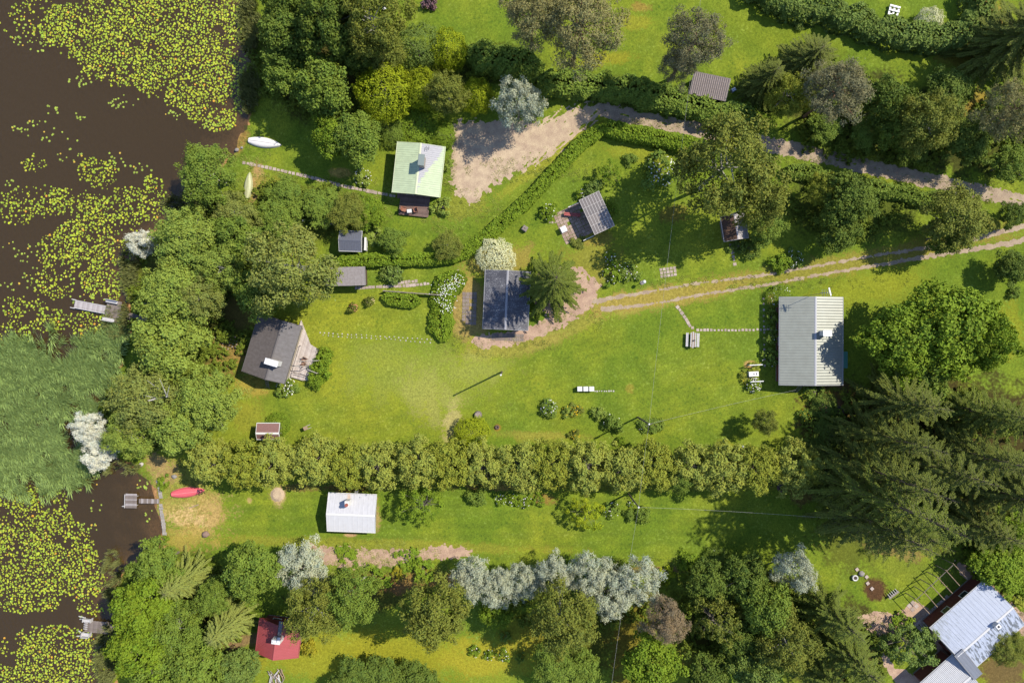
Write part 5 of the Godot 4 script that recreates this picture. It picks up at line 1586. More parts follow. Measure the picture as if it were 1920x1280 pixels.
	for k in 3: part(rf, "board", box_mesh(Vector3(7.5, 0.2, 0.03)), wood, Vector3(0, 0.3 + k * 0.25, 0))
	for k in 5: part(rf, "post", box_mesh(Vector3(0.09, 0.9, 0.09)), wood, Vector3(-3.6 + k * 1.8, 0.45, -0.07))
	# north lawns
	var lt := thing("white_lattice", "white square lattice with four openings on the upper right lawn", "lattice", at(1678, 19, 0.5) * Vector3(1, 0, 1), -0.25)
	for i in 3:
		part(lt, "bar", box_mesh(Vector3(1.4, 0.1, 0.24)), white, Vector3(0, 0.42, -0.56 + i * 0.56))
		part(lt, "cross_bar", box_mesh(Vector3(0.24, 0.1, 1.4)), white, Vector3(-0.56 + i * 0.56, 0.31, 0))
	for s in [-0.56, 0.56]:
		for e in [-0.56, 0.56]: part(lt, "leg", box_mesh(Vector3(0.1, 0.26, 0.1)), white, Vector3(s, 0.13, e))
	chair("white garden chair at the top edge beside dark trees", at(721, 13, 0.5) * Vector3(1, 0, 1), 0.3, white, "white chairs at the top edge")
	chair("white garden chair cut by the top edge", at(718, 1, 0.5) * Vector3(1, 0, 1), 2.9, white, "white chairs at the top edge")
	# lower right garden
	rng.seed = 480
	for q in [[1607, 1067, "topmost pale square slab of the rockery"], [1625, 1081, "pale square slab right of the grey stone"], [1627, 1093, "pale square slab above the soil heap"], [1635, 1103, "lowest pale square slab on the soil heap"]]:
		tag(part(self, numbered("garden_slab"), box_mesh(Vector3(0.42, 0.12, 0.42)), slab_mats()[2], at(q[0], q[1]) + Vector3(0, 0.06, 0), 0.6 + rng.randf() * 0.2), q[2], "slab", "rockery slabs")
	boulder("garden_stone", "flat grey stone in the rockery", 1615, 1075, 0.42, stone, 481)
	var pot := thing("stone_basin", "white round stone basin beside the rockery", "basin", at(1602, 1082))
	st = st_new()
	for k in 12: tube(st, Vector3(cos(TAU * k / 12.0), 0, sin(TAU * k / 12.0)) * 0.32 + Vector3(0, 0.3, 0), Vector3(cos(TAU * (k + 1) / 12.0), 0, sin(TAU * (k + 1) / 12.0)) * 0.32 + Vector3(0, 0.3, 0), 0.09, 0.09, 6)
	part(pot, "rim", done(st), white)
	part(pot, "bowl", cyl(0.22, 0.32, 0.3), white, Vector3(0, 0.15, 0))
	part(pot, "soil", cyl(0.24, 0.24, 0.02), flat_mat("dark_soil", lin(0.042, 0.032, 0.025), 0.95), Vector3(0, 0.311, 0))
	var bn := thing("pallet_bench", "wooden rack with upright slats on the lower right lawn", "rack", at(1675, 1113, 0.4) * Vector3(1, 0, 1), 0.65)
	part(bn, "beam", box_mesh(Vector3(1.6, 0.08, 0.28)), wood, Vector3(0, 0.4, 0.2))
	for k in 5: part(bn, "slat", box_mesh(Vector3(0.07, 0.05, 0.6)), pale, Vector3(-0.6 + k * 0.3, 0.46, -0.12))
	for s in [-0.7, 0.7]: part(bn, "leg", box_mesh(Vector3(0.08, 0.36, 0.3)), wood, Vector3(s, 0.18, 0.15))
	var rbl := thing("rain_barrel", "dark rain barrel with pale rim at the pale house corner", "barrel", at(1834, 1072, 0.8) * Vector3(1, 0, 1))
	part(rbl, "body", cyl(0.3, 0.27, 0.85), flat_mat("barrel_grey", lin(0.175, 0.196, 0.224), 0.5), Vector3(0, 0.425, 0))
	part(rbl, "water", cyl(0.25, 0.25, 0.02), flat_mat("dark_water", lin(0.007, 0.007, 0.008), 0.1), Vector3(0, 0.861, 0))
	var pg := thing("pergola", "open pergola of six slim tan rafters before the pale house", "pergola", at(1765, 1150) * Vector3(1, 0, 1), 0.73)
	for q in [[[1716.7, 1121.8], [1741, 1148]], [[1733, 1109], [1756, 1135.5]], [[1745, 1095.4], [1769.5, 1122]], [[1757.7, 1081], [1784, 1109.7]], [[1773.4, 1068], [1798, 1095.4]], [[1787, 1055.4], [1812.4, 1082.7]]]:
		var A := local(pg, q[0][0], q[0][1], 2.3)
		var B := local(pg, q[1][0], q[1][1], 2.3)
		var D := B - A
		st = st_new()
		tube(st, A, B + D * 0.1, 0.055, 0.055, 4)
		part(pg, "rafter", done(st), tanned)
		var P := A + D * 0.08
		st = st_new()
		tube(st, Vector3(P.x, 0, P.z), P, 0.06, 0.06, 4)
		part(pg, "post", done(st), wood)
	var A2 := local(pg, 1719, 1124, 2.2)
	var B2 := local(pg, 1789, 1058, 2.2)
	st = st_new()
	tube(st, A2, B2, 0.05, 0.05, 4)
	part(pg, "beam", done(st), wood)
	# dead birch by the shore and woodpile by the red hut
	var db := thing("dead_birch", "bare white dead birch limb among the shore trees", "dead tree", at(318, 740, 6.0) * Vector3(1, 0, 1))
	st = st_new()
	tube(st, Vector3(0, -0.1, 0), Vector3(0.1, 6.5, 0.1), 0.2, 0.13, 7)
	tube(st, Vector3(0.1, 6.5, 0.1), Vector3(-1.3, 8.6, 0.5), 0.13, 0.09, 6)
	tube(st, Vector3(0.1, 6.5, 0.1), Vector3(1.0, 8.8, 0.0), 0.12, 0.07, 6)
	part(db, "trunk", done(st), bark("birch"))
	for q in [[Vector3(0.2, 7.0, 0), Vector3(-0.9, 9.6, -2.0)], [Vector3(0.8, 8.3, 0), Vector3(0.7, 9.8, -2.2)], [Vector3(0.9, 8.5, 0), Vector3(1.8, 9.7, -1.4)], [Vector3(-0.7, 7.7, 0.3), Vector3(-1.9, 9.2, -0.3)]]:
		st = st_new()
		tube(st, q[0], q[1], 0.06, 0.02, 5)
		part(db, "branch", done(st), bark("birch"))
	var wp := thing("branch_pile", "pile of pale cut branches at the bottom edge by the red hut", "wood pile", at(520, 1268))
	rng.seed = 490
	for k in 26:
		st = st_new()
		var c := Vector3(rng.randf_range(-0.9, 0.9), 0.1 + 0.28 * rng.randf(), rng.randf_range(-0.7, 0.7))
		var d := Vector3(rng.randf_range(-0.7, 0.7), 0.06, 0.7).normalized() * rng.randf_range(0.35, 0.7)
		tube(st, c - d, c + d, 0.07, 0.05, 5)
		part(wp, "log", done(st), [wood, pale, tanned][k % 3])
	tag(part(self, numbered("pale_board"), box_mesh(Vector3(2.6, 0.05, 0.1)), pale, at(411, 884, 0.3) * Vector3(1, 0, 1) + Vector3(0, 0.3, 0), 0.02), "pale rail lying under the left end of the tree row", "rail")

func cyl(ra: float, rb: float, h: float) -> ArrayMesh:
	var k := "cyl%.2f,%.2f,%.2f" % [ra, rb, h]
	if not cache.has(k):
		var st := st_new()
		tube(st, Vector3(0, -h * 0.5, 0), Vector3(0, h * 0.5, 0), rb, ra, 14)
		cache[k] = done(st)
	return cache[k]

func pole(label: String, px: float, py: float, h: float, bar: bool) -> Vector3:
	var o := thing("utility_pole", label, "pole", at(px, py), 0.4)
	var st := st_new()
	tube(st, Vector3(0, -0.2, 0), Vector3(0, h, 0), 0.12, 0.085, 8)
	part(o, "shaft", done(st), flat_mat("pole_wood", lin(0.119, 0.098, 0.081), 0.9, 0.0, 0.3))
	if bar: part(o, "cross_arm", box_mesh(Vector3(0.9, 0.08, 0.08)), flat_mat("pole_wood", lin(0.119, 0.098, 0.081), 0.9, 0.0, 0.3), Vector3(0, h - 0.15, 0.12))
	part(o, "insulator", cyl(0.09, 0.12, 0.2), flat_mat("white_paint", lin(0.504, 0.504, 0.49), 0.5), Vector3(0, h + 0.08, 0))
	return at(px, py) + Vector3(0, h, 0)

func cable(label: String, a: Vector3, b: Vector3, sag: float, m: Material) -> void:
	var st := st_new()
	var p := a
	for i in 14:
		var t := (i + 1) / 14.0
		var q := a.lerp(b, t) - Vector3(0, sag * 4.0 * t * (1.0 - t), 0)
		tube(st, p, q, 0.009, 0.009, 4)
		p = q
	tag(part(self, numbered("overhead_cable"), done(st), m), label, "cable")

func cables() -> void:
	var m := flat_mat("cable_grey", lin(0.294, 0.287, 0.273), 0.6)
	pole("slim dark pole standing alone in the open lawn", 941, 697, 8.3, false)
	var p1 := pole("dark utility pole with cables beside the round flower bed", 1196, 782, 7.4, true)
	var p2 := pole("dark utility pole on the long lawn below the tree row", 1178, 925, 7.4, false)
	cable("overhead cable running up across the lawn and the upper road", p1, at(1322, -60, 9.0), 0.8, m)
	cable("overhead cable from the flower-bed pole to the grey metal cottage", p1, at(1493, 731, 3.1), 0.5, m)
	cable("overhead cable between the two utility poles", p1, p2, 0.3, m)
	cable("overhead cable from the lower pole eastwards to the spruces", p2, at(1600, 975, 7.0), 0.7, m)
	cable("overhead cable from the lower pole down past the silver willows", p2, at(1142, 1320, 8.0), 0.6, m)

# ---------- trees. kind, variant, x, y, half-width, height, colour, label
func lm(k: String) -> Material:
	match k:
		"dark": return leaf_mat("leaf_dark", lin(0.115, 0.165, 0.024))
		"mid": return leaf_mat("leaf_mid", lin(0.155, 0.22, 0.03))
		"fresh": return leaf_mat("leaf_fresh", lin(0.16, 0.235, 0.016))
		"light": return leaf_mat("leaf_light", lin(0.215, 0.28, 0.045))
		"yellow": return leaf_mat("leaf_yellow", lin(0.235, 0.26, 0.03))
		"gold": return leaf_mat("leaf_gold", lin(0.3, 0.27, 0.02))
		"olive": return leaf_mat("leaf_olive", lin(0.168, 0.19, 0.03))
		"birch": return leaf_mat("leaf_birch", lin(0.2, 0.23, 0.05))
		"lime": return leaf_mat("leaf_lime", lin(0.27, 0.32, 0.012))
		"blue": return leaf_mat("leaf_blue", lin(0.145, 0.205, 0.04))
		"row": return leaf_mat("leaf_row", lin(0.27, 0.298, 0.05))
		"silver": return leaf_mat("leaf_silver", lin(0.38, 0.405, 0.29), 0.5)
		"white": return leaf_mat("leaf_white", lin(0.56, 0.56, 0.33), 0.5)
		"bloom": return leaf_mat("leaf_bloom", lin(0.6, 0.6, 0.5), 0.4)
		"pine": return leaf_mat("leaf_pine", lin(0.235, 0.22, 0.085), 0.4)
		"greypine": return leaf_mat("leaf_greypine", lin(0.21, 0.2, 0.1), 0.4)
		"brown": return leaf_mat("leaf_brown", lin(0.25, 0.19, 0.11), 0.4)
		"spruce": return leaf_mat("leaf_spruce", lin(0.095, 0.115, 0.017), 0.4)
		"spruce2": return leaf_mat("leaf_spruce_fresh", lin(0.105, 0.135, 0.018), 0.5)
		"fern": return leaf_mat("leaf_fern", lin(0.2, 0.23, 0.05), 0.5)
		"purple": return leaf_mat("leaf_purple", lin(0.16, 0.09, 0.1), 0.4)
		"petal": return leaf_mat("petal_white", lin(0.58, 0.58, 0.54), 0.4)
		"rose": return leaf_mat("petal_rose", lin(0.55, 0.2, 0.16), 0.4)
		"peach": return leaf_mat("petal_peach", lin(0.65, 0.52, 0.3), 0.4)
		"goldpetal": return leaf_mat("petal_gold", lin(0.6, 0.42, 0.02), 0.4)
	return leaf_mat("leaf_mid", lin(0.135, 0.19, 0.028))

const TREES := [
	# upper left grove
	["broad", 0, 538, 62, 56, 11, "dark", "dark leafy tree at the lake edge in the upper left grove"],
	["broad", 1, 612, 35, 60, 14, "dark", "dark leafy tree at the top edge of the upper left grove"],
	["broad", 2, 540, 5, 44, 11, "dark", "dark leafy tree cut by the top edge beside the lily pads"],
	["broad", 3, 540, 132, 46, 8, "mid", "mid green tree between the lake and the big round crown"],
	["broad", 4, 602, 158, 56, 10, "mid", "broad pale-lit tree at the foot of the upper left grove"],
	["birch", 0, 695, 35, 62, 15, "olive", "tall olive birch at the top of the upper left grove"],
	["birch", 1, 715, 98, 42, 8, "olive", "olive birch above the round clipped tree"],
	["broad", 5, 655, 95, 40, 8, "dark", "shaded tree in the middle of the upper left grove"],
	["round", 0, 780, 85, 42, 5.0, "blue", "round bluish green tree beside the yellow-green bush"],
	["round", 1, 838, 90, 36, 5.0, "lime", "yellow-green bush at the corner of the upper lawn"],
	["round", 2, 718, 168, 50, 7.0, "lime", "big round yellow-green clipped tree above the cottage drive"],
	["round", 0, 790, 165, 34, 5.5, "lime", "yellow-green round tree tucked behind the feathery olive one"],
	["birch", 2, 838, 172, 42, 7.5, "olive", "feathery olive tree between two yellow-green bushes"],
	["round", 1, 893, 178, 31, 5.0, "lime", "bright yellow-green bush beside the silver willow"],
	["willow", 0, 973, 190, 48, 9.5, "silver", "tall silver willow beside the sandy yard"],
	["broad", 3, 665, 258, 46, 7.5, "mid", "bright leafy tree left of the green-roofed cottage"],
	["broad", 1, 625, 252, 40, 6.5, "fresh", "greener tree joined to the left of the cottage's tree"],
	# pines and the upper lawn
	["pine", 0, 1090, 38, 86, 16, "pine", "large olive-grey pine at the top edge of the upper lawn"],
	["pine", 1, 1000, 22, 62, 15, "pine", "smaller olive-grey pine left of the large one"],
	["pine", 2, 1305, 72, 58, 15, "greypine", "grey-green pine beside the corrugated shed"],
	["pine", 1, 1272, 120, 34, 9, "greypine", "low grey pine growing out of the upper hedge"],
	# upper right wood
	["bushy_spruce", 0, 1505, 125, 62, 9, "spruce", "dark bushy conifer left of the grey pine"],
	["bushy_spruce", 0, 1430, 158, 46, 8, "spruce", "dark conifer beside the corrugated shed's lawn"],
	["birch", 0, 1478, 178, 38, 8, "yellow", "yellow-green birch in front of the dark conifers"],
	["pine", 0, 1578, 165, 62, 13, "greypine", "grey fine-needled pine above the dirt road"],
	["broad", 2, 1665, 188, 44, 8, "dark", "dark leafy tree right of the grey pine"],
	["birch", 1, 1745, 226, 56, 11, "olive", "olive birch with pale twigs above the dirt road"],
	["broad", 5, 1690, 245, 36, 7, "mid", "low leafy tree between the grey pine and the dirt road"],
	["broad", 0, 1785, 165, 38, 4, "dark", "low dark green bush-tree in the upper right shade"],
	["bushy_spruce", 0, 1885, 85, 85, 13, "spruce", "very dark spruce at the upper right edge"],
	["pine", 2, 1900, 205, 58, 12, "pine", "olive pine at the right edge above the road"],
	["broad", 4, 1815, 262, 42, 6, "dark", "dark leafy tree at the roadside near the right edge"],
	["broad", 1, 1896, 305, 34, 5, "mid", "bright large-leaved tree at the right edge by the road"],
	["broad", 3, 1548, 238, 30, 3.5, "mid", "leafy roadside bush-tree below the grey pine"],
	["broad", 4, 1628, 248, 32, 3.5, "mid", "leafy roadside bush-tree right of the one below the pine"],
	["broad", 5, 1712, 276, 30, 4, "dark", "shaded roadside bush-tree below the olive birch"],
	# the big tree by the road
	["birch", 0, 1365, 310, 92, 17, "olive", "very large olive-green tree beside the hedge corner"],
	["birch", 2, 1420, 375, 56, 13, "olive", "lower right lobe tree of the very large olive one"],
	["broad", 2, 1438, 425, 34, 4.5, "mid", "round green bush-tree right of the tiny shed"],
	["birch", 1, 1548, 352, 30, 6, "yellow", "small yellowish birch below the dirt road"],
	["broad", 0, 1592, 375, 52, 8, "dark", "dark leafy tree right of the small yellowish birch"],
	["broad", 4, 1575, 430, 40, 6, "dark", "dark low tree above the wheel tracks"],
	["birch", 2, 1798, 408, 62, 9, "olive", "wide olive birch between the dirt road and the wheel tracks"],
	["broad", 1, 1770, 440, 34, 5, "mid", "leafy tree at the lower side of the wide olive birch"],
	["broad", 5, 1905, 502, 33, 4.5, "dark", "round dark tree at the right edge below the wheel tracks"],
	["broad", 2, 1903, 402, 24, 3.5, "dark", "small dark tree at the right edge between the two roads"],
	# oaks right of the grey metal cottage
	["broad", 2, 1700, 640, 72, 9.5, "fresh", "left part of the great green oaks beside the metal cottage"],
	["broad", 3, 1785, 615, 84, 11, "fresh", "tallest of the great green oaks in the right meadow"],
	["broad", 1, 1852, 640, 52, 11, "fresh", "rightmost of the great green oaks in the right meadow"],
	["broad", 0, 1745, 680, 60, 7, "mid", "lower oak touching the tips of the spruces"],
	# tree by the lower lawn corner
	["birch", 1, 1436, 790, 24, 5, "olive", "small solitary tree below the grey metal cottage"],
	# lower edge
	["broad", 3, 292, 1062, 46, 8, "mid", "leafy tree on the point below the square dock"],
	["broad", 4, 268, 1135, 56, 10, "fresh", "bright green shore tree above the bench dock"],
	["broad", 1, 262, 1215, 56, 10, "fresh", "bright green shore tree below the bench dock"],
	["broad", 2, 300, 1275, 50, 9, "mid", "shore tree cut by the bottom edge at left"],
	["broad", 5, 360, 1255, 56, 9, "mid", "bluish leafy tree on the bottom edge left of the red hut"],
	["broad", 0, 440, 1262, 44, 6, "blue", "blue-green tree on the bottom edge beside the branch pile"],
	["birch", 0, 325, 1180, 50, 9, "mid", "fine-leaved tree between the shore and the ferny spruces"],
	["bushy_spruce", 0, 352, 1082, 44, 9, "fern", "ferny pale spruce below the bay"],
	["bushy_spruce", 0, 432, 1165, 44, 9, "fern", "ferny pale spruce left of the red hut"],
	["broad", 3, 470, 1075, 50, 9, "mid", "leafy tree left of the first silver willow"],
	["birch", 2, 400, 1120, 36, 8, "mid", "fine-leaved tree between the two ferny spruces"],
	["willow", 1, 566, 1066, 50, 7, "silver", "silver willow at the left end of the dug soil"],
	["birch", 1, 660, 1120, 52, 11, "mid", "green tree below the dug soil strip"],
	["birch", 0, 592, 1145, 56, 12, "olive", "olive tree overhanging the red-roofed hut"],
	["birch", 2, 815, 1150, 64, 14, "olive", "olive tree standing alone in the lower lawn"],
	["broad", 4, 928, 1150, 30, 4, "fresh", "small bright tree below the silver willow row"],
	["willow", 0, 882, 1085, 42, 6.5, "silver", "first silver willow of the row from the left"],
	["willow", 1, 932, 1102, 38, 6.5, "silver", "second silver willow of the row from the left"],
	["willow", 0, 982, 1092, 36, 6, "silver", "third silver willow of the row from the left"],
	["willow", 1, 1040, 1080, 38, 6, "silver", "fourth silver willow of the row from the left"],
	["willow", 0, 1108, 1078, 42, 7, "silver", "fifth silver willow of the row from the left"],
	["willow", 1, 1145, 1115, 46, 7, "silver", "sixth silver willow of the row, reaching lowest"],
	["willow", 0, 1196, 1092, 46, 7, "silver", "rightmost silver willow of the long row"],
	["birch", 1, 1055, 1160, 64, 13, "olive", "olive-green tree below the middle of the silver row"],
	["birch", 2, 1045, 1250, 46, 6, "mid", "grey-green tree on the bottom edge below the olive one"],
	["broad", 5, 1095, 1255, 36, 5, "mid", "leafy bush-tree on the bottom edge by the cable"],
	["pine", 1, 1252, 1165, 44, 10, "brown", "brownish half-dead conifer right of the silver row"],
	["broad", 2, 1222, 1245, 52, 8, "fresh", "bright green tree on the bottom edge right of the cable"],
	["sparse", 0, 1345, 1172, 52, 9, "olive", "thin bare-branched tree in the lower wood"],
	["broad", 0, 1330, 1095, 42, 6, "dark", "dark tree in the lower wood behind the silver row"],
	["broad", 1, 1400, 1085, 44, 7, "dark", "dark tree left of the last silver willow"],
	["broad", 3, 1440, 1142, 48, 9, "mid", "bright-topped leafy tree in the lower wood"],
	["willow", 1, 1490, 1072, 40, 7.5, "silver", "silver willow standing apart at the lower right lawn"],
	["birch", 0, 1480, 1215, 54, 10, "olive", "olive tree in the lower wood below the bright-topped one"],
	["broad", 4, 1420, 1262, 46, 8, "blue", "grey-green tree on the bottom edge of the lower wood"],
	["broad", 5, 1330, 1265, 40, 6, "dark", "shaded tree on the bottom edge of the lower wood"],
	["broad", 2, 1380, 1200, 36, 6, "dark", "shaded tree in the heart of the lower wood"],
	["spruce", 0, 1572, 1160, 56, 13, "spruce2", "spruce left of the pinkish gravel path"],
	["spruce", 1, 1600, 1235, 58, 14, "spruce2", "spruce on the bottom edge left of the gravel path"],
	["spruce", 2, 1545, 1270, 50, 13, "spruce2", "spruce on the bottom edge beside the olive tree"],
	["sparse", 1, 1708, 1208, 52, 4.6, "blue", "bluish apple tree in front of the pale house"],
	["broad", 0, 1880, 1062, 52, 5, "fresh", "green thicket tree above the pale house"],
	["broad", 3, 1905, 990, 44, 6, "fresh", "green tree on the right edge above the pale house"],
	["birch", 1, 1895, 1215, 34, 4, "olive", "olive bush-tree behind the pale house"],
	["broad", 1, 660, 1284, 46, 4, "dark", "left dark bush-tree on the bottom edge below the lawn"],
	["broad", 4, 720, 1282, 48, 4, "dark", "middle dark bush-tree on the bottom edge below the lawn"],
	["broad", 5, 785, 1288, 44, 4, "dark", "right dark bush-tree on the bottom edge below the lawn"],
	# shore belt
	["birch", 2, 386, 324, 58, 9, "mid", "wide green alder at the lake edge below the white boat"],
	["birch", 0, 436, 402, 42, 6, "birch", "yellowish alder below the yellow boat"],
	["birch", 1, 345, 447, 62, 9, "light", "yellow-green shore tree beside the small silver willow"],
	["broad", 3, 438, 442, 44, 8, "mid", "green tree in the middle of the shore belt"],
	["birch", 0, 410, 500, 46, 9, "light", "pale green tree above the long dock's trees"],
	["birch", 2, 322, 548, 66, 10, "light", "large pale green tree at the long dock"],
	["birch", 1, 372, 558, 44, 9, "birch", "pale tree between the long dock and the shore cottage"],
	["broad", 4, 315, 642, 68, 9, "light", "bright yellow-green tree below the long dock"],
	["birch", 0, 545, 498, 82, 15, "birch", "big birch above the dark-roofed cottage"],
	["broad", 5, 486, 548, 46, 9, "mid", "darker tree at the corner of the dark-roofed cottage"],
	["birch", 1, 262, 745, 62, 10, "birch", "pale birch left of the dead white limb"],
	["birch", 2, 386, 750, 58, 9, "light", "pale green tree left of the dark cottage's chimney end"],
	["broad", 2, 330, 795, 52, 8, "light", "yellow-green tree above the left end of the tree row"],
	["birch", 0, 240, 815, 44, 8, "light", "yellow-green tree above the bay"],
	["broad", 4, 296, 716, 36, 6, "light", "leafy tree behind the dead white limb"],
	["willow", 0, 165, 802, 30, 6, "bloom", "upper silver willow by the reed bed"],
	["willow", 1, 182, 850, 34, 5, "bloom", "lower silver willow at the mouth of the bay"],
	["willow", 1, 265, 455, 25, 5, "bloom", "small silver willow leaning over the upper lily pads"],
	["birch", 2, 655, 398, 38, 4.5, "olive", "olive bush-tree above the blue-grey shed"],
	["broad", 1, 688, 398, 30, 3.5, "fresh", "green bush-tree right of the olive one above the shed"],
	["broad", 0, 600, 385, 36, 3.5, "mid", "leafy bush-tree above the low wood store"],
	["broad", 3, 535, 365, 34, 3.5, "mid", "leafy bush-tree right of the yellow boat"],
	["broad", 5, 520, 415, 40, 4.5, "mid", "leafy bush-tree left of the low wood store"],
	["birch", 1, 838, 460, 28, 3.0, "olive", "yellowish bush-tree on the bend of the clipped hedge"],
	["broad", 2, 738, 450, 26, 3.0, "mid", "loose bush-tree above the middle of the clipped hedge"],
	# garden trees
	["bushy_spruce", 1, 1034, 534, 62, 15.5, "spruce2", "bushy green spruce beside the black-roofed garage"],
	["sparse", 0, 795, 948, 48, 5, "fresh", "young maple right of the white-roofed cottage"],
	["sparse", 1, 1098, 962, 36, 3.6, "lime", "thin young tree on the long lawn"],
	["sparse", 1, 1145, 325, 26, 3.0, "fresh", "small apple tree on the lawn inside the hedge corner"],
]

# spruces of the grove at the right: place of the foot, height
const GROVE := [[1545, 890, 24], [1556, 938, 23], [1566, 858, 25], [1584, 908, 25], [1632, 745, 17], [1592, 802, 21], [1625, 955, 18], [1668, 850, 21], [1735, 830, 21], [1765, 760, 18], [1770, 960, 15], [1800, 900, 18], [1800, 775, 19], [1835, 870, 17]]

func trees() -> void:
	for q in TREES:
		var nm: String = {"broad": "leafy_tree", "birch": "birch_tree", "willow": "silver_willow", "round": "round_tree", "pine": "pine_tree", "sparse": "young_tree", "spruce": "spruce_tree", "bushy_spruce": "spruce_tree"}[q[0]]
		tree(nm, q[0], q[1], q[2], q[3], q[4], q[5], lm(q[6]), q[7], "silver willows in a row" if "of the row" in q[7] or "long row" in q[7] else "")
	var words := ["first", "second", "third", "fourth", "fifth", "sixth", "seventh", "eighth", "ninth", "tenth", "eleventh", "twelfth", "thirteenth", "fourteenth", "fifteenth", "sixteenth", "seventeenth", "eighteenth", "nineteenth", "twentieth"]
	# the long row of yellow-green trees
	for i in 18:
		var x := 392.0 + i * 64.5
		tree("row_tree", "row", i % 3, x + 8.0 * sin(i * 2.3), 866.0 + 4.0 * sin(i * 1.7) + 0.012 * (x - 390.0), 48.0 + 4.0 * sin(i * 3.1), 6.4 + 0.5 * sin(i * 1.3), lm("row" if i % 3 != 1 else "yellow"), "%s tree from the left in the long yellow-green row" % words[i], "yellow-green trees in a row")
	tree("leafy_tree", "broad", 3, 1275, 898, 26, 5.0, lm("mid"), "greener tree hanging below the yellow-green row", "")
	tree("birch_tree", "birch", 0, 1508, 880, 32, 6.0, lm("yellow"), "yellow-green tree past the right end of the row", "")
	tree("round_tree", "round", 2, 885, 812, 30, 2.2, lm("lime"), "low rounded yellow-green bush-tree at the middle of the row", "")
	for i in GROVE.size():
		var q: Array = GROVE[i]
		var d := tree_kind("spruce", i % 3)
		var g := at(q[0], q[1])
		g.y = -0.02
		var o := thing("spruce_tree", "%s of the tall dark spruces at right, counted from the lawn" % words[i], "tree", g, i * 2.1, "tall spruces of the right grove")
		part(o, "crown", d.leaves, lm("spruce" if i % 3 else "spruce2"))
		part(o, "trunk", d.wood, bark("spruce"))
		var ky: float = q[2] / 18.0
		var kx := (1.25 if i < 4 else 1.0) + 0.1 * sin(i * 1.9)
		o.scale = Vector3(kx, ky, kx)

